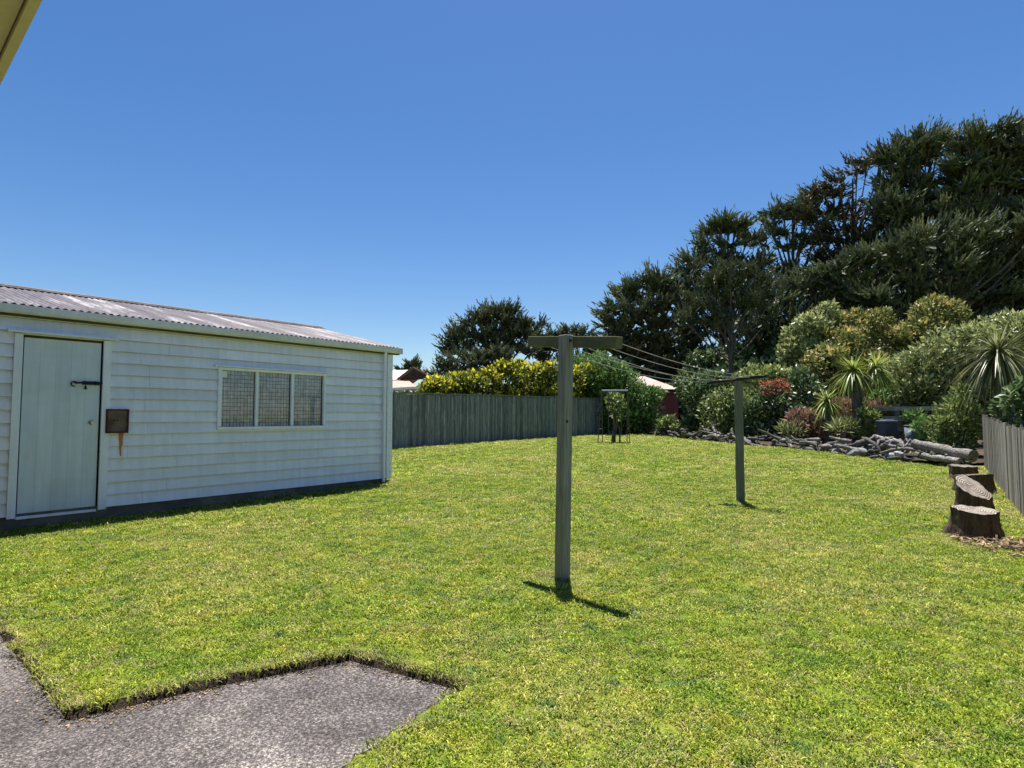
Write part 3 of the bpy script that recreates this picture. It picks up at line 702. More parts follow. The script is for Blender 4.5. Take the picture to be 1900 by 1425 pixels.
for i, t in enumerate((.04, .27, .5, .73, .97)):
    p = a1l.lerp(a1r, t)+Vector((.03, .03, .0)); q = a2l.lerp(a2r, t)+Vector((0, 0, .015)); sag = (.10, .08, .12, .09, .08)[i]
    mb = MB(); n = 20; pts = [p.lerp(q, k/n)-Vector((0, 0, sag*4*(k/n)*(1-k/n))) for k in range(n+1)]
    o = pts[0].copy(); mb.tube([x-o for x in pts], .0027, 6); ob = mb.build('clothes_line', M['line'], loc=o)
    tag(ob, ['thin washing line strung from the far left end of the crossarms', 'second washing line from the left end of the crossarms', 'washing line meeting the middle of both crossarms', 'second washing line from the right end of the crossarms', 'thin washing line strung from the near right end of the crossarms'][i], 'washing line', 'washing lines strung between the two posts')

# ------------------------------------------------------------------ stumps
def back(p, d): k = 1+d/p.y; return gv(p.x*k, p.y*k)
def stump(p, rt, h, rb, label, tilt=(0, 0), seed=1, tint=1, flare=5):
    rd = random.Random(seed); n = 40; root = empty('tree_stump', p, label, 'tree stump', 'tree stumps along the right fence')
    ph = [rd.uniform(0, 6.28) for _ in range(4)]; rings = []; vs = []; nr = 12
    for i in range(nr+1):
        t = i/nr; r = rt+(rb-rt)*((1-t)**2.4)
        for k in range(n):
            a = 2*math.pi*k/n; lob = 1+.07*math.sin(3*a+ph[0])+.05*math.sin(7*a+ph[1])+rd.uniform(-.035, .035)
            fl = 1+(.24*max(0, math.sin(flare*a+ph[2]))**2+.14*math.sin(2*a+ph[3]))*(1-t)**2.2
            rr = r*lob*fl; x, y = rr*math.cos(a), rr*math.sin(a)
            z = h*t-.05*(1-t)+(x*tilt[0]+y*tilt[1])*t+(rd.uniform(-.004, .004) if i == nr else 0)
            vs.append((x, y, z))
    fs = [(i*n+k, i*n+(k+1) % n, (i+1)*n+(k+1) % n, (i+1)*n+k) for i in range(nr) for k in range(n)]
    mb = MB(); mb.add(vs, fs, True); mb.build('trunk', M['stumpb'], root)
    top = vs[-n:]; mb = MB(); mb.tint = tint; c = Vector((0, 0, h+.004))
    rr_ = [[(c.x+(x-c.x)*s*.985, c.y+(y-c.y)*s*.985, h+((x*tilt[0]+y*tilt[1])*s)+.006+rd.uniform(-.004, .004)+(z-h-x*tilt[0]-y*tilt[1])*s) for x, y, z in top] for s in (1, .75, .5, .25)]
    v2 = [v for r_ in rr_ for v in r_]+[tuple(c+Vector((0, 0, .002)))]
    f2 = [(i*n+k, i*n+(k+1) % n, (i+1)*n+(k+1) % n, (i+1)*n+k) for i in range(3) for k in range(n)]+[(3*n+k, 3*n+(k+1) % n, 4*n) for k in range(n)]
    mb.add(v2, f2, True); mb.build('cut_top', M['rings'], root)
S_ = STUMPS
stump(back(S_[0], 0.24), .19, .275, .25, 'tree stump with a pale flat sawn top, nearest the camera', (.0, .10), 3, .9)
stump(back(S_[1], 0.2), .19, .28, .23, 'tree stump whose sawn ringed face tilts to the lawn, second nearest', (-.14, .72), 5, .85)
stump(back(S_[2], 0.25), .24, .27, .30, 'dark broad stump close behind the tilted stump', (.05, -.1), 8, .5)
stump(back(S_[3], 0.2), .20, .24, .25, 'small dark stump before the end of the log edging', (0, .05), 12, .6)
stump(back(S_[4], 0.3), .20, .12, .26, 'lowest brown stump touching the log pile', (0, 0), 15, .7)

# bark and root litter at the foot of the right fence
mb = MB(); q = G(1888, 1018); off = q.copy()
for _ in range(420):
    a = random.uniform(0, 6.28); r = .42*random.random()**.7; c = Vector((q.x+r*math.cos(a)*1.0, q.y+r*1.5*math.sin(a), 0)); c.z = float(gz(c.x, c.y))+.012+random.random()*.03
    d = Vector((random.uniform(-1, 1), random.uniform(-1, 1), random.uniform(-.2, .25))).normalized()*random.uniform(.03, .12)
    mb.tint = random.uniform(.7, 1.5); mb.bar(c-d/2-off, c+d/2-off, random.uniform(.006, .02), .006)
M['chips'] = m_simple('bark_chips', (.10, .06, .035), (.34, .25, .16), 9, .9, tint=True)
tag(mb.build('bark_litter', M['chips'], loc=off), 'loose dry bark chips scattered beside the nearest tree stump', 'bark litter', kind='stuff')

mb = MB(); rd = random.Random(8)
for _ in range(520):
    i = rd.choice((1, 2, 2, 2, 3, 4, 5)); a, b = slab[i], slab[i+1]; t = rd.random(); q = a+(b-a)*t; nrm = Vector(((b-a).y, -(b-a).x)).normalized(); dd = abs(rd.gauss(0, .05))+.004
    for sgn in (1, -1):
        c = q+nrm*dd*sgn
        if edge_dist(np.array([c.x]), np.array([c.y]), slab)[0] < -.003: break
    else: continue
    sz = rd.uniform(.0015, .006); mb.tint = rd.uniform(.5, 1.6); mb.box((c.x, c.y, -.030+sz*.45), (sz*rd.uniform(1, 3), sz, sz), Matrix.Rotation(rd.uniform(0, 6), 3, 'Z'))
tag(mb.build('soil_crumbs', M['chips']), 'crumbs of soil and dry clippings along the edges of the concrete', 'soil crumbs', kind='stuff')

# ------------------------------------------------------------------ driftwood edging
def drift_mesh(seed, L, r, fork):
    random.seed(seed); mb = MB(); n = 9; pts = []; p = Vector((-L/2, 0, 0)); d = Vector((1, 0, 0))
    for i in range(n):
        pts.append(p.copy()); d = (d+Vector((0, random.uniform(-.35, .35), random.uniform(-.22, .22)))).normalized(); d.x = max(d.x, .5); p = p+d*L/(n-1)
    rad = [r*(1-.55*i/(n-1))*random.uniform(.75, 1.25) for i in range(n)]; rad[0] *= .6
    mb.tube(pts, rad, 9, noise=.14)
    for k in range(fork):
        i = random.randint(2, n-3); q = pts[i]; dd = Vector((random.uniform(-.3, .9), random.choice((-1, 1))*random.uniform(.4, 1), random.uniform(-.2, .8))).normalized()
        l2 = L*random.uniform(.15, .38); mb.tube([q, q+dd*l2*.5+Vector((0, 0, random.uniform(-.02, .04))), q+dd*l2], [rad[i]*.6, rad[i]*.4, rad[i]*.16], 7, noise=.1)
    return mb
dm = []
for i, (L, r, k) in enumerate([(1.0, .07, 2), (1.35, .085, 1), (.8, .10, 0), (1.2, .06, 3), (.65, .085, 1), (1.5, .065, 2), (.5, .12, 0), (.9, .05, 3)]):
    mb = drift_mesh(100+i, L, r, k); mb.t = [[.6, .38, .95, .5, .3, .75, .4, 1.15][i]]*len(mb.v); ob = mb.build('driftwood', M['drift']); dm.append(ob)
random.seed(77)
acc = [0]
for a, b in zip(border, border[1:]): acc.append(acc[-1]+(b-a).xy.length)
def along(s):
    for i in range(len(border)-1):
        if s <= acc[i+1] or i == len(border)-2:
            t = (s-acc[i])/(acc[i+1]-acc[i]); p = border[i].lerp(border[i+1], t); d = (border[i+1]-border[i]).normalized(); return p, d
tot = acc[-1]; k = 0; s = .1
first = [True]*len(dm); seen_ = {}
while s < tot-.2:
    p, d = along(s); ang = math.atan2(d.y, d.x)
    stack = 3 if random.random() < .75 else 2
    for j in range(stack):
        i = random.randrange(len(dm)); o = dm[i]
        if not first[i]: o = o.copy(); COL.objects.link(o)
        first[i] = False; back_ = j*.13+random.uniform(0, .12)
        x, y = p.x+random.uniform(-.1, .1)+back_*.3, p.y+back_+.05
        o.location = (x, y, float(gz(x, y))+.06+.10*j+random.uniform(0, .04))
        o.rotation_euler = (random.uniform(0, 6.28), random.gauss(0, .16), ang+random.choice((0, math.pi))+random.gauss(0, .35))
        sc = random.uniform(.5, .95); o.scale = (sc, sc, sc)
        zone = ['at the far left end', 'below the round olive shrub', 'below the red flowers', 'below the small cabbage tree', 'below the twin cabbage tree', 'beside the root tangle'][min(5, int(s/tot*6))]
        lb = ['bottom ', 'middle ', 'top '][j]+['bleached forked', 'long grey', 'stout pale', 'thin twiggy', 'short dark', 'long bleached', 'stubby grey', 'pale twiggy'][i]+' driftwood piece '+zone
        seen_[lb] = seen_.get(lb, 0)+1; lb += ['', ', second along', ', third along', ', third along'][min(3, seen_[lb]-1)]
        tag(o, lb, 'driftwood', 'driftwood pieces edging the flower bed')
    s += .36*random.uniform(.7, 1.3)
def rock(p, r, label, seed, tint=1.0, sq=.6):
    rd = np.random.default_rng(seed); bm = bmesh.new(); bmesh.ops.create_icosphere(bm, subdivisions=3, radius=1)
    dirs = rd.normal(size=(9, 3)); dirs /= np.linalg.norm(dirs, axis=1)[:, None]; offs = rd.uniform(.62, .95, 9)
    for v in bm.verts:
        c = np.array(v.co); s = min([o/max(1e-3, c.dot(d)) if c.dot(d) > 0 else 9 for d, o in zip(dirs, offs)]+[1.0]); v.co = Vector(c*s*np.array([1.2, .9, sq])*r*rd.uniform(.985, 1.015))
    me = bpy.data.meshes.new('rock'); bm.to_mesh(me); bm.free(); o = new_obj('rock', me, M['stone'])
    a = me.attributes.new('tint', 'FLOAT', 'POINT'); a.data.foreach_set('value', np.full(len(me.vertices), tint, dtype=np.float32))
    o.location = p+Vector((0, 0, r*sq*.6)); o.rotation_euler.z = seed*1.3; tag(o, label, 'rock', 'rocks among the driftwood edging')
for px, py, r, l, t in ((1552, 840, .14, 'small white topped rock among the driftwood', 2.0), (1590, 846, .24, 'flat bluish rock left of the root tangle', 1.0), (1618, 846, .3, 'dark upright rock beside the root tangle', .5), (1400, 826, .22, 'grey rock at the foot of the edging behind the round post', .9),
                       (1455, 828, .25, 'broad grey rock right of the round post', 1.1), (1320, 815, .24, 'bluish rock below the dark round shrub', .9), (1240, 808, .2, 'pale rock at the left end of the edging', 1.6), (1660, 853, .22, 'rounded pale rock inside the root tangle', 1.5)):
    rock(G(px, py), r, l, px, t)
# the long sawn log and a thinner one below it
def log(a, b, r0, r1, label, seed, tint=1.0):
    random.seed(seed); o = a.copy(); mb = MB(); mb.tint = tint; n = 9
    mb.tube([a.lerp(b, i/n)-o+Vector((0, 0, random.uniform(-.015, .015))) for i in range(n+1)], [(r0+(r1-r0)*i/n)*random.uniform(.92, 1.08) for i in range(n+1)], 14, noise=.06)
    for k in (3, 6):
        q = a.lerp(b, k/n)-o; mb.tube([q, q+Vector((0, -.05, r0+.05))], [.035, .02], 7)
    tag(mb.build('log', M['drift'], loc=o), label, 'log', 'logs at the right end of the edging')
log(P(1697, 824, 13.6), P(1806, 847, 12.2), .10, .125, 'long straight grey log resting on top of the pile by the fence', 5, .95)
log(P(1700, 843, 13.4), P(1782, 857, 12.3), .06, .075, 'thin pale log below the long straight log', 6, 1.2)
random.seed(11)
for i, (px, py) in enumerate([(1640, 846), (1668, 850), (1690, 854)]):   # knotted root masses
    o = G(px, py)+Vector((.1, .35, 0)); mb = MB()
    for k in range(16):
        mb.tint = random.uniform(.6, 1.5)
        a = random.uniform(0, 6.28); el = random.uniform(.1, 1.2); d = Vector((math.cos(a)*math.cos(el), math.sin(a)*math.cos(el), math.sin(el)))
        c = Vector((0, 0, .22)); p1 = c+d*.2+Vector((random.uniform(-.05, .05),)*3); p2 = c+d*.36+Vector((random.uniform(-.15, .15), random.uniform(-.15, .15), -.06)); p3 = p2+Vector((random.uniform(-.14, .14), random.uniform(-.14, .14), -.12))
        mb.tube([c, p1, p2, p3], [.09, .065, .04, .018], 8, noise=.15)
    tag(mb.build('root_mass', M['drift'], loc=o), ['knotted root mass left end of the tangle beside the dark rock', 'middle knotted root mass below the grey bin', 'knotted root mass holding up the long log'][i], 'roots', 'knotted root masses in the edging')

# ------------------------------------------------------------------ swing frame
sb = G(1140, 822); sw = empty('swing_frame', sb, 'small dark metal swing frame standing before the tall fence', 'swing')
k_ = sb.y/F; Lx, Rx = (1118-1140)*k_, (1166-1140)*k_; ht = 97*k_
for i, (tx, f1, f2) in enumerate(((Lx, 1107, 1122), (Rx, 1160, 1173))):
    a = Vector(((f1-1140)*k_, -.3, 0)); b = Vector(((f2-1140)*k_, .45, .0)); t = Vector((tx, .05, ht))
    for q in (a, b):
        mb = MB(); mb.tube([q, q.lerp(t, .5), t], .015, 8); mb.build('leg', M['steel'], sw)
    for h in (.27,):
        mb = MB(); mb.tube([a.lerp(t, h), b.lerp(t, h)], .015, 8); mb.build('brace', M['steel'], sw)
    mb = MB(); mb.tube([a+Vector((0, 0, .02)), b+Vector((0, 0, .02))], .016, 8); mb.build('foot_bar', M['steel'], sw)
mb = MB(); mb.tube([(Lx, .05, ht), (Rx, .05, ht)], .028, 10); mb.build('top_bar', M['bluegrey'], sw)
mb = MB(); s0, s1 = (1130-1140)*k_, (1154-1140)*k_
st = mb
mb.box(((s0+s1)/2, .05, .27), (s1-s0+.25, .2, .035)); seat = mb.build('seat', M['steel'], sw)
for x in (s0, s1):
    mb = MB(); mb.tube([(x, .05, .28), (x, .05, ht)], .013, 6); mb.build('hanger', M['steel'], seat)

# ------------------------------------------------------------------ bins, pot
def lathe(mb, prof, n=24):
    vs = [(r*math.cos(2*math.pi*k/n), r*math.sin(2*math.pi*k/n), z) for r, z in prof for k in range(n)]
    mb.add(vs, [(i*n+k, i*n+(k+1) % n, (i+1)*n+(k+1) % n, (i+1)*n+k) for i in range(len(prof)-1) for k in range(n)], True)
q = P(1647, 812, 16.2); q.z = float(gz(q.x, q.y)); r_ = empty('compost_bin', q, 'dark grey square bin standing behind the root tangle', 'bin', 'bins behind the edging')
top_h = H(1647, 779, 16.2)-q.z
mb = MB()
vs = []
for z, w in ((0, .20), (top_h*.93, .17), (top_h*.93, .155), (.05, .17)): vs += [(-w, -w, z), (w, -w, z), (w, w, z), (-w, w, z)]
mb.add(vs, [(i*4+k, i*4+(k+1) % 4, i*4+4+(k+1) % 4, i*4+4+k) for i in range(3) for k in range(4)]+[(12, 13, 14, 15)]); mb.build('body', M['plastic'], r_, .01)
mb = MB(); mb.box((0, 0, top_h*.955), (.38, .38, .045)); mb.box((0, 0, top_h*.99), (.26, .26, .03)); mb.build('lid', M['bluegrey'], r_, .012)
q = P(1691, 812, 16.0); q.z = float(gz(q.x, q.y)); h = H(1691, 788, 16)-q.z
r_ = empty('bin', q, 'pale blue grey round bin beside the rail fence', 'bin', 'bins behind the edging')
mb = MB(); lathe(mb, [(0, 0), (.13, 0), (.16, h*.94), (.145, h*.94), (.12, .04), (0, .04)]); mb.build('body', M['bluegrey'], r_)
mb = MB(); lathe(mb, [(.17, h*.92), (.175, h*.93), (.175, h*.97), (.1, h), (0, h*1.01)]); mb.build('lid', M['plastic'], r_)
q = P(1541, 812, 18.6); q.z = float(gz(q.x, q.y)); h = H(1541, 776, 18.6)-q.z
r_ = empty('plant_pot', q, 'black pot half hidden under the small cabbage tree', 'plant pot')
mb = MB(); lathe(mb, [(0, 0), (.15, 0), (.22, h*.9), (.2, h*.9), (.14, .05), (0, .05)]); mb.build('body', M['dark'], r_)
mb = MB(); lathe(mb, [(.215, h*.9), (.25, h*.9), (.25, h), (.22, h), (.2, h*.9)]); mb.build('rim', M['bluegrey'], r_)

# ------------------------------------------------------------------ neighbours' houses
def quadslab(mb, pts, th=.06):
    pts = [Vector(p) for p in pts]; dn = Vector((0, 0, -th)); n = len(pts)
    mb.add(pts+[p+dn for p in pts], [tuple(range(n)), tuple(range(n, 2*n))[::-1]]+[(i, i+n, (i+1) % n+n, (i+1) % n) for i in range(n)])
Yh = 34.0; o = gv(P(740, 780, Yh).x, Yh)
hs_ = empty('neighbour_house', o, 'house with orange lower roof and dark gable behind the tall fence', 'house', 'neighbouring houses')
def Q(px, py, Y): return P(px, py, Y)-o
mb = MB(); quadslab(mb, [Q(640, 727, 32), Q(779, 722, 32), Q(758, 706, 35), Q(640, 706, 35)]); mb.build('lower_roof', M['tile'], hs_)
mb = MB(); quadslab(mb, [Q(640, 706, 35.02), Q(742, 704, 35.02), Q(764, 686, 37), Q(640, 690, 37)]); mb.build('upper_roof', M['palet'], hs_)
ap = Q(768, 684, 35.2); le = Q(738, 705, 35.2); re = Q(806, 703, 35.2)
mb = MB(); mb.add([le, re, ap, le+Vector((0, .2, 0)), re+Vector((0, .2, 0)), ap+Vector((0, .2, 0))], [(0, 1, 2), (3, 5, 4), (0, 3, 4, 1), (1, 4, 5, 2), (2, 5, 3, 0)]); mb.build('gable', M['brown'], hs_)
mb = MB(); mb.bar(le+Vector((0, -.1, 0)), ap+Vector((0, -.1, .06)), .12, .16); mb.bar(ap+Vector((0, -.1, .06)), re+Vector((0, -.1, 0)), .12, .16); mb.build('barge_board', M['bark'], hs_)
mb = MB(); quadslab(mb, [ap+Vector((0, -.3, .1)), re+Vector((.3, -.3, -.1)), re+Vector((.3, 5, -.1)), ap+Vector((0, 5, .1))]); quadslab(mb, [le+Vector((-.2, .3, -.1)), ap+Vector((0, .3, .1)), ap+Vector((0, 5, .1)), le+Vector((-.2, 5, -.1))]); mb.build('gable_roof', M['tile'], hs_)
w0, w1 = Q(640, 727, 32.4), Q(775, 722, 32.4)
mb = MB(); mb.box(((w0.x+w1.x)/2, (w0.y+37-o.y)/2, (w0.z-.1)/2), (w1.x-w0.x, 37-o.y-w0.y, w0.z-.1)); mb.build('wall', M['housewall'], hs_)
mb = MB(); mb.bar(w0+Vector((0, -.42, -.02)), w1+Vector((.1, -.42, .06)), .1, .14); mb.build('gutter', M['paint'], hs_)
Yb = 28.0; o = gv(P(1225, 780, Yb).x, Yb)
hb_ = empty('neighbour_house', o, 'red brick house with a pale pink roof seen in the gap behind the shrubs', 'house', 'neighbouring houses')
mb = MB(); quadslab(mb, [Q(1150, 722, Yb), Q(1263, 722, Yb), Q(1196, 698, Yb+2.4), Q(1150, 698, Yb+2.4)]); mb.build('roof', M['pinkroof'], hb_)
a, b = Q(1150, 724, Yb+.4), Q(1258, 724, Yb+.4); mb = MB(); mb.box(((a.x+b.x)/2, a.y+1.5, a.z/2), (b.x-a.x, 3, a.z)); mb.build('wall', M['brick'], hb_)
mb = MB(); mb.bar(Q(1150, 724, Yb-.05), Q(1264, 724, Yb-.05), .08, .1); mb.build('gutter', M['brown'], hb_)

# ------------------------------------------------------------------ foliage
def leaf_mesh(name, pos, d, nrm, ln, wd, tint, mat_, parent=None, origin=None, fold=0.0, sharp=True):
    """one rhombic leaf per row: pos base, d direction, nrm plane normal (arrays)"""
    d = d/np.linalg.norm(d, axis=1)[:, None]; side = np.cross(d, nrm); side /= (np.linalg.norm(side, axis=1)[:, None]+1e-9)
    up = np.cross(side, d); ln = ln[:, None]; wd = wd[:, None]
    a = pos; b = pos+d*ln*.45+side*wd*.5-up*wd*fold; c = pos+d*ln; e = pos+d*ln*.45-side*wd*.5-up*wd*fold
    co = np.stack([a, b, c, e], 1).reshape(-1, 3)
    if origin is not None: co = co-np.array(origin)
    n = len(pos); q = np.arange(4*n).reshape(n, 4); me = bpy.data.meshes.new(name); np_mesh(me, co, q)
    at = me.attributes.new('tint', 'FLOAT', 'POINT'); at.data.foreach_set('value', np.repeat(tint, 4).astype(np.float32))
    return new_obj(name, me, mat_, parent)
def unit(n, r=rng):
    v = r.normal(size=(n, 3)); return v/np.linalg.norm(v, axis=1)[:, None]

LEAF = dict(
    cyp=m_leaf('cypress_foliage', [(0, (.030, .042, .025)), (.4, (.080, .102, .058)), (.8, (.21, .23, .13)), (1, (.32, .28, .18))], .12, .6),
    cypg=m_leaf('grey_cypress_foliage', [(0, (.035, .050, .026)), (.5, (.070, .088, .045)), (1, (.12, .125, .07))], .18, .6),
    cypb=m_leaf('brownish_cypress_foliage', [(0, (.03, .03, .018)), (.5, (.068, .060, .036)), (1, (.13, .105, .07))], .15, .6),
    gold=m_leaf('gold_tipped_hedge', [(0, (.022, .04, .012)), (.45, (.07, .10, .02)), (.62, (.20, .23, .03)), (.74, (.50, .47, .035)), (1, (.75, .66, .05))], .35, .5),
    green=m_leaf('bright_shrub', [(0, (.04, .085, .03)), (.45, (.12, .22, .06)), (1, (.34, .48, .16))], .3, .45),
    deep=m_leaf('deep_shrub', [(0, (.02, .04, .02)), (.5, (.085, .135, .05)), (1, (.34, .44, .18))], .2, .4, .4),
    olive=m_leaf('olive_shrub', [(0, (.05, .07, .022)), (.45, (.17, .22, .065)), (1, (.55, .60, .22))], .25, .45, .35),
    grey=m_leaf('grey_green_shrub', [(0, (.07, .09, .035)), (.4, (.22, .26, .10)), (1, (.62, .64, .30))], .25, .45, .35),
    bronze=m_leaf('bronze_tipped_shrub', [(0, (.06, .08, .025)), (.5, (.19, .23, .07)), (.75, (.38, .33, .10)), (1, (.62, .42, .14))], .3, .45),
    red=m_leaf('red_flower', [(0, (.22, .03, .025)), (.5, (.5, .10, .075)), (1, (.7, .27, .17))], .3, .5),
    strap=m_leaf('strap_leaf', [(0, (.06, .07, .03)), (.5, (.17, .19, .08)), (1, (.42, .42, .24))], .25, .4, .4),
    strapy=m_leaf('yellow_strap_leaf', [(0, (.10, .14, .03)), (.5, (.25, .33, .06)), (1, (.5, .5, .18))], .35, .4, .4),
    pink=m_leaf('pink_foliage', [(0, (.12, .07, .05)), (.5, (.30, .17, .13)), (1, (.45, .32, .25))], .25, .5),
)
def blob_leaves(c, r, n, r_, topcol=0.0, spike=.0, leaf=(.07, .12), aspect=.5, shell=.35):
    u = unit(n, r_); k = 1-shell*r_.random(n)**1.3
    pos = np.array(c)+u*np.array(r)*k[:, None]
    d = u*(.6+spike)+unit(n, r_)*.75+np.array([0, 0, .25+spike]); nrm = u*.9+unit(n, r_)*.6+np.array([0, 0, .35])
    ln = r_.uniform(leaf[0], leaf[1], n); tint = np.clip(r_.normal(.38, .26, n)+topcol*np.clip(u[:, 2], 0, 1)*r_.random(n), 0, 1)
    return pos, d, nrm, ln, ln*aspect*r_.uniform(.7, 1.2, n), tint
def shrub(name, label, cat, blobs, kind, dens=90, leaf=(.08, .14), aspect=.5, top=0., spike=0, seed=0, group=None, stems=True, lumps=7, cover=2.3, skirt=True):
    """blobs: (centre, (rx, ry, rz)); each gets a ring of smaller lumps so the outline is uneven"""
    r_ = np.random.default_rng(seed+1000); rd = random.Random(seed)
    cx = sum(b[0][0] for b in blobs)/len(blobs); cy = sum(b[0][1] for b in blobs)/len(blobs); org = gv(cx, cy)
    root = empty(name, org, label, cat, group); parts = []
    sk = []
    for c, r in blobs:
        g0 = float(gz(c[0], c[1])); bt = c[2]-r[2]*.7-g0
        if bt > .15 and skirt: sk.append(((c[0], c[1], g0+bt*.5), (r[0]*.85, r[1]*.85, bt*.5+r[2]*.35)))
    dens = dens/1.45; leaf = (leaf[0]*1.15, leaf[1]*1.55)
    for c, r in list(blobs)+sk:
        A = (r[0]*r[1]+r[0]*r[2]+r[1]*r[2])/3*12.56
        parts.append(blob_leaves(c, (r[0]*.9, r[1]*.9, r[2]*.9), int(A*dens*.55*cover), r_, top, spike, leaf, aspect, .45))
        for k in range(lumps):
            u = unit(1, r_)[0]; u[2] = abs(u[2])*.9-.1; s = rd.uniform(.24, .5); cc = np.array(c)+u*np.array(r)*rd.uniform(.7, .95); rr = np.array(r)*s
            parts.append(blob_leaves(cc, rr, int(A*s*s*dens*1.0*cover), r_, top, spike, leaf, aspect, .5))
    pos, d, nrm, ln, wd, tint = [np.concatenate([p[i] for p in parts]) for i in range(6)]
    g = gz(pos[:, 0], pos[:, 1]); ok = pos[:, 2] > g+.02
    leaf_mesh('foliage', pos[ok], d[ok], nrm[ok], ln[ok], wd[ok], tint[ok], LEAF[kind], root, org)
    if stems:
        mb = MB()
        for c, r in blobs:
            for k in range(4):
                e = Vector(c)+Vector((rd.uniform(-.6, .6)*r[0], rd.uniform(-.6, .6)*r[1], rd.uniform(-.1, .5)*r[2])); b = gv(c[0]+rd.uniform(-.15, .15), c[1]+rd.uniform(-.15, .15), -.05)
                mb.tube([b-org, b.lerp(e, .5)+Vector((rd.uniform(-.08, .08), 0, 0))-org, e-org], [.03+.012*r[0], .025, .01], 6)
        mb.build('stems', M['bark'], root)
    return root
def B(px, py, Y, rpx, ry=None, rz=None, dY=None):
    """blob from a place at depth Y with radii given in pixels of the photo (converted to metres)"""
    p = P(px, py, Y); k = Y/F; return (tuple(p), (rpx*k, (dY if dY else (rpx+(rz or rpx))/2*k), (rz or rpx)*k))

# tall conifers ------------------------------------------------------------
def spray_tree(label, kind, basepx, Y, blobs, seed, trunk_r=.35, spray=(.75, 1.35), dens=6.0, flat=.6, group='tall cypress trees behind the garden', name='cypress_tree', lfs=(.22, .38), upw=.30, barkm='bark', depth=1.0, core=5.5):
    r_ = np.random.default_rng(seed); rd = random.Random(seed); base = gv(P(basepx, 770, Y).x, Y); root = empty(name, base, label, 'tree', group)
    P0, D0, N0, L0, W0, T0 = [], [], [], [], [], []; mb = MB(); cen = []
    for bx, by, br in blobs:
        Yb = Y+rd.uniform(-1, 1)*br/F*Y*.9*depth; c = np.array(P(bx, by, Yb)); r = br*Y/F; cen.append((c, r))
        # boughs spread from the pad's heart; each carries dense finger-like sprays
        nb = max(5, int(5+r*3.2)); ub = unit(nb, r_); ub[:, 2] = np.abs(ub[:, 2])*.55-.08; ub /= np.linalg.norm(ub, axis=1)[:, None]
        per = max(5, int(dens*r*1.9)); n = nb*per
        k = np.tile(np.linspace(.25, 1.0, per), nb)+r_.normal(0, .05, n); ub = np.repeat(ub, per, 0)
        sp = c+ub*np.array([r, r, r*flat*1.25])*k[:, None]*.8+np.array([0, 0, 1.])*(r*.14*k*k)[:, None]+r_.normal(0, .09*r+.05, (n, 3))*np.array([1, 1, .5])
        lat = np.cross(ub, [0, 0, 1.]); dd = ub*.8+lat*r_.normal(0, .55, n)[:, None]+np.array([0, 0, upw])+unit(n, r_)*.16; dd /= np.linalg.norm(dd, axis=1)[:, None]
        sl2 = r_.uniform(spray[0], spray[1], n)*min(1.0, .5+r*.3)
        m = 10; st = np.repeat(r_.uniform(.1, 1, nb), per)*.7+r_.uniform(0, .3, n)
        for j in range(m):
            t = (j+.3)/m; pj = sp+dd*(sl2*t)[:, None]+np.array([0, 0, 1])*(sl2*t*t*.15)[:, None]
            perp = np.cross(dd, unit(n, r_)); perp /= np.linalg.norm(perp, axis=1)[:, None]
            lj = dd*(.9+.4*t)+perp*(.55*(1-t)+.08)+np.array([0, 0, .3*t]); P0.append(pj); D0.append(lj); N0.append(unit(n, r_)+np.array([0, 0, .9]))
            ll = r_.uniform(lfs[0], lfs[1], n)*(1.1-.35*t); L0.append(ll); W0.append(ll*.40*(1.1-.5*t)); T0.append(np.clip(st*.62+r_.uniform(-.1, .1, n)+.28*t, 0, 1))  # tint climbs along each spray, painting its tips as if sunlit
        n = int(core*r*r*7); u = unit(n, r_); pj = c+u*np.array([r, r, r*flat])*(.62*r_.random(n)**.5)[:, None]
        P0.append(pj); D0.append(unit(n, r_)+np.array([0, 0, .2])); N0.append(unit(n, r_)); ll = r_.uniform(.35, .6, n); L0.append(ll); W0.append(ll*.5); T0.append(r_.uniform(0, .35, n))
    cat_ = np.concatenate
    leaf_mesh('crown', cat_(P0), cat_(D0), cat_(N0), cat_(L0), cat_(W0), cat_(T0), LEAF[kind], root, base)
    # trunk and limbs
    topz = max(c[2] for c, r in cen); tp = Vector(np.mean([c for c, r in cen], axis=0)); tp.z = topz*.92
    hgt = tp.z-base.z; spine = []
    for i in range(9):
        t = i/8; q = base.lerp(tp, t); q.x += .25*math.sin(t*5+seed)*(1-t)*.6+(base.x-tp.x)*0; q.y += .2*math.sin(t*4+seed); q.z = base.z-.1+hgt*t; spine.append(q)
    mb.tube([q-base for q in spine], [trunk_r*(1-.85*(i/8)**.9)*(1.25 if i == 0 else 1) for i in range(9)], 10, noise=.06)
    mb.build('trunk', M[barkm], root)
    mb = MB()
    for c, r in cen:
        c = Vector(c); zt = base.z+max(.12*hgt, min(.9*hgt, (c.z-base.z)*.72-(Vector((c.x-tp.x, c.y-tp.y)).length)*.18)); i = min(7.99, max(0, (zt-base.z)/hgt*8)); q = spine[int(i)].lerp(spine[int(i)+1], i-int(i))
        mid = q.lerp(c, .55)+Vector((0, 0, -.05*(c-q).length)); r1 = trunk_r*(.42-.25*i/8)
        mb.tube([q-base, mid-base, c-base], [max(.05, r1), max(.04, r1*.6), .025], 7)
        for k in range(4):
            e = c+Vector((rd.uniform(-1, 1)*r*.5, rd.uniform(-1, 1)*r*.5, rd.uniform(-.1, .5)*r*.5)); mb.tube([mid.lerp(c, .6)-base, mid.lerp(c, .9).lerp(e, .5)-base, e-base], [max(.03, r1*.4), .03, .012], 5)
    mb.build('limbs', M[barkm], root)
    return root
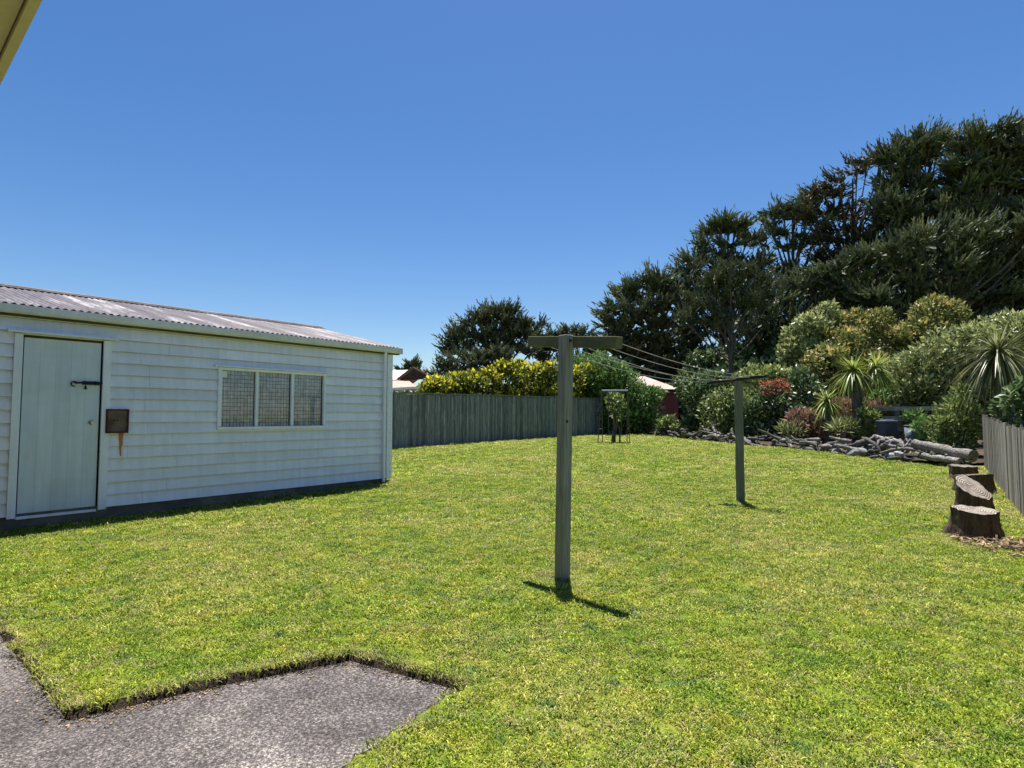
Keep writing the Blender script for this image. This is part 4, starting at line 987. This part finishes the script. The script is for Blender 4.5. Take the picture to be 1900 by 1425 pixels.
def fill(x0, x1, top, bottom, n, rmin, rmax, seed, keep=None):
    """places for foliage pads between a skyline (list of (px, py)) and a bottom line"""
    rd = random.Random(seed); out = []; sx = [p[0] for p in top]; sy = [p[1] for p in top]; tries = 0
    while len(out) < n and tries < 4000:
        tries += 1; x = rd.uniform(x0, x1); r = rd.uniform(rmin, rmax); t = float(np.interp(x, sx, sy)); y0_ = t+r*.62+9
        if y0_ > bottom: continue
        y = y0_+(bottom-y0_)*rd.random() if rd.random() > .35 else y0_+rd.uniform(0, 10)
        if keep and not keep(x, y): continue
        if any(math.hypot(x-a, y-b) < .42*(r+c) for a, b, c in out): continue
        out.append((x, y, r))
    return out
SK = [(1100, 640), (1116, 602), (1125, 562), (1150, 540), (1190, 507), (1230, 500), (1262, 500), (1285, 468), (1312, 418), (1345, 396), (1380, 402), (1402, 478), (1418, 395), (1450, 372), (1500, 352), (1540, 335), (1570, 310), (1600, 278), (1660, 268), (1700, 238), (1760, 252), (1800, 236), (1850, 218), (1900, 240), (1960, 225), (2100, 190), (2200, 210)]
spray_tree('ragged cypress with drooping branch tips at the left end of the tall dark trees', 'cyp', 1225, 34.5, fill(1126, 1290, SK, 700, 44, 17, 30, 1), 1, .3)
spray_tree('pointed dark cypress rising behind the grey green tree', 'cyp', 1345, 36, fill(1282, 1405, SK, 680, 36, 13, 26, 2)+[(1345, 415, 14), (1330, 432, 16), (1362, 432, 16)], 2, .35)
spray_tree('grey green flat topped tree on a slim bare trunk in front of the dark cypresses', 'cypg', 1355, 28, fill(1275, 1440, [(1270, 560), (1300, 510), (1350, 475), (1400, 478), (1440, 520)], 600, 24, 18, 28, 3), 3, .2, (.5, .85), 6, .6, lfs=(.12, .22), upw=.8)
spray_tree('thin cypress with open crown showing bare limbs left of the brown crown', 'cyp', 1470, 38, fill(1405, 1540, SK, 660, 34, 14, 26, 4), 4, .3, dens=4.2, core=2.0)
spray_tree('brownish open crowned cypress with sky showing through its middle', 'cypb', 1590, 37, fill(1480, 1690, SK, 620, 54, 15, 28, 5, lambda x, y: not (1575 < x < 1650 and 335 < y < 365)), 5, .32, dens=4.4, core=1.6)
spray_tree('tall dark cypress with upright feathery tips left of the tallest one', 'cyp', 1710, 36, fill(1630, 1790, SK, 640, 56, 18, 34, 6), 6, .5, dens=6)
spray_tree('tallest dark cypress at the right edge of the photo', 'cyp', 1850, 34, fill(1770, 1930, SK, 660, 64, 20, 38, 7), 7, .55, dens=6)
spray_tree('dark cypress cut off by the right edge of the photo', 'cyp', 1990, 32, fill(1905, 2120, SK, 660, 40, 24, 44, 8), 8, .5)
# lower skirt of branches in front of the tall trees, dense and dark
spray_tree('low spreading dark cypress filling the gap under the tall trees, left half', 'cyp', 1500, 31, fill(1400, 1620, [(1390, 590), (1450, 520), (1550, 480), (1630, 450)], 700, 42, 20, 36, 9), 9, .3, group='low spreading cypresses under the tall trees')
spray_tree('low spreading dark cypress filling the gap under the tall trees, right half', 'cyp', 1740, 30, fill(1610, 1960, [(1600, 470), (1700, 420), (1800, 400), (1960, 400)], 700, 60, 22, 40, 10), 10, .35, group='low spreading cypresses under the tall trees')
# left cluster
LK = [(822, 640), (835, 605), (870, 572), (905, 562), (935, 556), (965, 575), (985, 600), (1000, 590), (1018, 598), (1040, 610), (1070, 592), (1092, 610), (1104, 640)]
spray_tree('wide dark cypress standing alone behind the yellow hedge', 'cyp', 935, 52, fill(832, 985, LK, 660, 36, 11, 20, 21, lambda x, y: not (915 < x < 935 and 600 < y < 650)), 21, .45, (1.0, 1.7), 3.4, group='distant cypress trees', lfs=(.3, .46))
spray_tree('narrow distant cypress just right of the wide lone one', 'cyp', 1010, 55, fill(980, 1040, LK, 670, 14, 9, 16, 22), 22, .35, (1.0, 1.6), 3.4, group='distant cypress trees', lfs=(.3, .46))
spray_tree('distant cypress seen behind the nearer clothes line post', 'cyp', 1070, 56, fill(1040, 1102, LK, 680, 14, 9, 16, 23), 23, .35, (1.0, 1.6), 3.4, group='distant cypress trees', lfs=(.3, .46))
spray_tree('low dark cypress reaching over the left end of the yellow hedge', 'cyp', 870, 48, fill(805, 950, [(800, 675), (840, 648), (900, 640), (950, 640)], 700, 18, 10, 18, 24), 24, .3, (.9, 1.5), 3.4, group='distant cypress trees', lfs=(.26, .4))
spray_tree('tiny far tree above the neighbouring dark gable', 'cyp', 764, 75, [(764, 676, 9), (757, 682, 7), (772, 682, 7), (745, 688, 6), (765, 688, 9)], 25, .25, (.9, 1.4), 3, group='distant cypress trees', lfs=(.35, .5))
# dark understorey at ground level behind the shrubs
random.seed(5)
for i, (px, Y_, r, l) in enumerate([(1205, 35, 52, 'dark understorey shrub behind the pink roofed brick house'), (1120, 33, 42, 'dark understorey shrub behind the bright green bush, left end of the row'), (1285, 30, 45, 'dark understorey shrub right of the brick house'), (1350, 30, 50, 'dark understorey shrub under the slim bare trunk'), (1430, 29, 55, 'dark understorey shrub behind the red flowers'),
                                    (1520, 28, 60, 'dark understorey shrub behind the bronze tipped shrub'), (1620, 27, 60, 'dark understorey shrub behind the cabbage trees'), (1730, 26, 65, 'dark understorey shrub above the long pale hedge'), (1850, 25, 70, 'dark understorey shrub behind the big cabbage tree'), (1960, 24, 70, 'dark understorey shrub beyond the right edge of the photo')]):
    shrub('shrub', l, 'shrub', [B(px, 735-i*5, Y_, r, rz=r*.95), B(px+r*.5, 700-i*7, Y_+1, r*.8, rz=r*.8)], 'deep', 28, (.14, .26), .55, seed=40+i, group='dark shrubs under the tall trees', lumps=8)

n = 26000; r_ = np.random.default_rng(99)
x = r_.uniform(-75, 110, n); y = 64+r_.normal(0, 2.2, n)+.12*np.abs(x-10); hh = 3.1+.7*np.sin(x*.31)+.45*np.sin(x*1.1+2)+.3*np.sin(x*2.7); z = gz(x, y)+hh*r_.random(n)**.7
d_ = unit(n, r_)+np.array([0, 0, .6]); L0_ = r_.uniform(.35, .8, n)
o = gv(0, 64); ob = leaf_mesh('scrub', np.stack([x, y, z], 1), d_, unit(n, r_)+np.array([0, -.6, .5]), L0_, L0_*.6, np.clip(r_.normal(.4, .25, n), 0, 1), LEAF['deep'], None, o); ob.location = o
tag(ob, 'low dark band of distant scrub far behind the yard', 'scrub', kind='stuff')

# hedge with gold tips, behind the tall fence
fdir = (FL1-FL0).normalized(); hb_list = []
rd = random.Random(3)
def fence_y(px):   # depth of the fence line under a photo column
    a = (px-CX)/F; t = (a*FL0.y-FL0.x)/((FL1-FL0).x-a*(FL1-FL0).y); return (FL0+(FL1-FL0)*t).y
for px, tp, r in ((795, 706, 18), (815, 698, 22), (845, 690, 26), (875, 688, 26), (905, 686, 26), (935, 672, 30), (968, 668, 30), (1000, 668, 30), (1032, 668, 30), (1062, 676, 28), (1090, 672, 28), (1112, 680, 24)):
    Yf = fence_y(px)+1.5; k = Yf/F; z = H(px, tp, Yf); c = P(px, 740, Yf); zc = max(.9, z-r*k); hb_list.append(((c.x, c.y, zc), (r*k*1.15, .62, r*k)))
    hb_list.append(((c.x, c.y+.1, 1.4), (r*k*1.3, .6, 1.1)))
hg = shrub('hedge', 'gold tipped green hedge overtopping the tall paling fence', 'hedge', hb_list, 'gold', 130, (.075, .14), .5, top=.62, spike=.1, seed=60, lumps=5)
shrub('shrub', 'bright green bush sloping down to the right of the yellow hedge', 'shrub', [B(1105, 700, 27.5, 52, rz=50, dY=1.3), B(1135, 705, 27, 48, rz=40, dY=1.2), B(1165, 728, 26.6, 45, rz=36, dY=1.1), B(1195, 745, 26.3, 34, rz=30, dY=.9), B(1120, 745, 27, 50, rz=42, dY=1)], 'green', 60, (.10, .17), .4, spike=.1, seed=61, lumps=9)
shrub('shrub', 'small pale leaved shrub growing up through the swing frame', 'shrub', [B(1140, 748, 19.85, 17, rz=20), B(1143, 772, 19.9, 10, rz=10)], 'olive', 90, (.06, .10), .6, seed=62, skirt=False, lumps=6)
shrub('shrub', 'low yellow green plant at the left end of the driftwood edging', 'shrub', [B(1240, 788, 24.2, 22, rz=17), B(1262, 797, 23.5, 17, rz=12)], 'olive', 110, (.08, .14), .55, top=.3, seed=63)
shrub('shrub', 'dense dark green shrub with bright crown beside the brick house', 'shrub', [B(1298, 738, 23.6, 40, rz=44), B(1320, 712, 23.8, 34, rz=24)], 'deep', 85, (.08, .14), .5, top=.35, seed=64)
shrub('shrub', 'round dull olive shrub left of the round post', 'shrub', [B(1335, 762, 21.6, 42, rz=45), B(1372, 770, 21.2, 34, rz=38)], 'olive', 100, (.07, .12), .5, seed=65)
shrub('shrub', 'light green shrub topping the row behind the round post', 'shrub', [B(1395, 712, 22.6, 38, rz=34), B(1432, 700, 22.6, 34, rz=26), B(1410, 745, 22.4, 45, rz=40)], 'olive', 80, (.09, .15), .5, top=.4, seed=66)
fl = shrub('shrub', 'leafy shrub with a patch of red flowers right of the round post', 'shrub', [B(1420, 765, 20.4, 40, rz=42), B(1450, 750, 20.4, 36, rz=44)], 'deep', 95, (.08, .13), .5, top=.3, seed=67)
pts = [blob_leaves(P(px, py, 20.4-.45*.9), (.17, .12, .17), 60, np.random.default_rng(900+i), 0, 0, (.05, .09), .7, .6) for i, (px, py) in enumerate([(1417, 712), (1428, 716), (1440, 712), (1452, 710), (1460, 722), (1447, 728), (1436, 735), (1425, 730), (1456, 740), (1463, 752), (1468, 765), (1443, 722)])]
org = fl.location
leaf_mesh('red_flowers', *[np.concatenate([p[i] for p in pts]) for i in range(6)], LEAF['red'], fl, org)
shrub('shrub', 'dark bush between the red flowers and the small cabbage tree', 'shrub', [B(1492, 728, 20.6, 32, rz=44), B(1475, 775, 19.6, 26, rz=26)], 'deep', 85, (.08, .14), .5, top=.2, seed=68)
shrub('shrub', 'low pink bronze leaved plants around the foot of the small cabbage tree', 'shrub', [B(1490, 782, 18.8, 30, rz=20), B(1560, 765, 19.2, 28, rz=30), B(1525, 790, 18.6, 30, rz=18), B(1610, 770, 18.8, 26, rz=28)], 'pink', 85, (.08, .18), .3, spike=.3, seed=69)
shrub('shrub', 'tall pale grey green shrub left of the bronze tipped crown', 'shrub', [B(1500, 625, 24.5, 42, rz=42), B(1530, 595, 24.8, 34, rz=30), B(1475, 655, 24.2, 26, rz=28), B(1510, 670, 24, 45, rz=40)], 'grey', 62, (.10, .17), .5, top=.3, seed=70)
shrub('shrub', 'broad bronze tipped shrub in the middle of the back planting', 'shrub', [B(1600, 610, 24, 44, rz=44), B(1565, 640, 23.6, 42, rz=38), B(1640, 632, 23.8, 40, rz=34), B(1540, 680, 22.8, 42, rz=42), B(1600, 680, 22.8, 48, rz=42)], 'bronze', 62, (.10, .16), .45, top=.4, seed=71)
shrub('shrub', 'rounded golden bronze crown highest in the back planting', 'shrub', [B(1732, 588, 24, 46, rz=40), B(1705, 622, 23.8, 44, rz=38), B(1760, 625, 23.6, 44, rz=40)], 'bronze', 62, (.10, .16), .45, top=.45, seed=72)
shrub('hedge', 'long pale leaved arching hedge sloping up to the right edge', 'hedge', [B(1690, 690, 18.6, 44, rz=42), B(1735, 665, 18.2, 50, rz=46), B(1790, 650, 17.6, 52, rz=52), B(1850, 630, 16.8, 54, rz=52), B(1905, 625, 16, 56, rz=50), B(1700, 735, 18.4, 42, rz=38), B(1960, 640, 15.5, 56, rz=55), B(1770, 720, 17.8, 56, rz=46), B(1680, 750, 18.6, 30, rz=34)], 'grey', 80, (.08, .14), .4, top=.25, spike=.1, seed=73, lumps=9)
shrub('shrub', 'silver green bush just left of the low paling fence', 'shrub', [B(1770, 775, 14.6, 34, rz=40), B(1785, 740, 14.7, 22, rz=26), B(1745, 795, 14.5, 26, rz=24)], 'olive', 130, (.06, .11), .4, top=.25, spike=.25, seed=74, lumps=8)
shrub('shrub', 'glossy dark bush leaning over the low paling fence', 'shrub', [B(1880, 760, 11.0, 34, rz=30), B(1915, 745, 10.2, 46, rz=40)], 'deep', 170, (.07, .12), .5, top=.45, seed=75, lumps=8)
shrub('shrub', 'small yellow green shrub behind the grey bin', 'shrub', [B(1628, 762, 19.0, 22, rz=36), B(1658, 748, 19.4, 26, rz=30)], 'green', 75, (.09, .15), .5, top=.3, seed=76)

shrub('shrub', 'leafy light plant between the twin cabbage tree and the bin', 'shrub', [B(1614, 778, 17.0, 17, rz=24), B(1625, 800, 16.8, 12, rz=10)], 'olive', 110, (.08, .14), .4, top=.3, spike=.3, seed=78)
shrub('shrub', 'low sprawling plant between the pale bin and the silver green bush', 'shrub', [B(1716, 795, 15.6, 20, rz=20), B(1700, 775, 16.6, 20, rz=14)], 'green', 110, (.07, .12), .4, top=.2, spike=.2, seed=79)
shrub('shrub', 'grassy pale plant left of the twin cabbage tree trunk', 'shrub', [B(1565, 795, 17.0, 20, rz=15)], 'grey', 120, (.12, .22), .16, spike=.9, seed=80, skirt=False)
shrub('shrub', 'grassy pale plant below the red flowers', 'shrub', [B(1470, 800, 18.6, 22, rz=13)], 'grey', 120, (.12, .22), .16, spike=.9, seed=81, skirt=False)
# cabbage trees -------------------------------------------------------------
def cabbage(label, basepx, Y, heads, kind, seed, leaf=.75, group='cabbage trees in the bed', n=150, tr=.09, wd=.035):
    rd = random.Random(seed); x = P(basepx, 780, Y).x; base = gv(x, Y); root = empty('cabbage_tree', base, label, 'tree', group)
    mb = MB(); hs = [P(px, py, Y+rd.uniform(-.1, .1)) for px, py in heads]; fork = Vector((base.x, base.y, min(h.z for h in hs)*.72+base.z*.28))
    mb.tube([Vector((0, 0, -.1)), (fork-base)*.5+Vector((.04, 0, 0)), fork-base], [tr*1.3, tr*1.05, tr], 12, noise=.05)
    for h in hs: mb.tube([fork-base, (fork.lerp(h, .6)+Vector((0, 0, -.03)))-base, h-base], [tr*.95, tr*.75, tr*.6], 9)
    mb.build('trunk', M['bark'], root)
    for h in hs:
        co = []; qd = []; tn = []; nv = 0
        for i in range(int(n*1.3)):
            az = rd.uniform(0, 6.283); el = math.asin(rd.uniform(-.85, .98)); L = leaf*rd.uniform(.55, 1.15); droop = rd.choice((rd.uniform(.05, .3), rd.uniform(.2, .9)))+(.35 if el < 0 else 0)
            d = Vector((math.cos(az)*math.cos(el), math.sin(az)*math.cos(el), math.sin(el))); side = Vector((-math.sin(az), math.cos(az), 0)); w = wd*rd.uniform(.7, 1.15)
            t_ = rd.random() if el > -.2 else rd.random()*.6
            ms = 6
            for k in range(ms+1):
                t = k/ms; c = h-base+d*(L*t)+Vector((0, 0, -droop*L*t*t)); ww = w*(.55+1.2*t if t < .35 else (1-t)*1.5+.02)*.5
                co += [c-side*ww, c+side*ww]; tn += [t_, t_]
                if k: qd.append((nv+2*k-2, nv+2*k-1, nv+2*k+1, nv+2*k))
            nv += 2*(ms+1)
        me = bpy.data.meshes.new('leaf_head'); np_mesh(me, np.array([tuple(c) for c in co]), np.array(qd))
        at = me.attributes.new('tint', 'FLOAT', 'POINT'); at.data.foreach_set('value', np.array(tn, dtype=np.float32))
        new_obj('leaf_head', me, LEAF[kind], root)
cabbage('small yellow green cabbage tree standing over the black pot', 1537, 18.2, [(1535, 745)], 'strapy', 1, .72, n=130, wd=.05)
cabbage('cabbage tree on a thick dark trunk with twin bright heads', 1590, 17.6, [(1583, 688), (1625, 682)], 'strapy', 2, .82, n=150, tr=.14, wd=.05)
cabbage('big cabbage tree with a shaggy grey green head at the right edge', 1868, 14.2, [(1852, 655)], 'strap', 3, 1.15, n=330, tr=.13, wd=.045)

# leave nothing selected, smooth render defaults
S.render.engine = 'CYCLES'; S.cycles.max_bounces = 6; S.cycles.transparent_max_bounces = 8
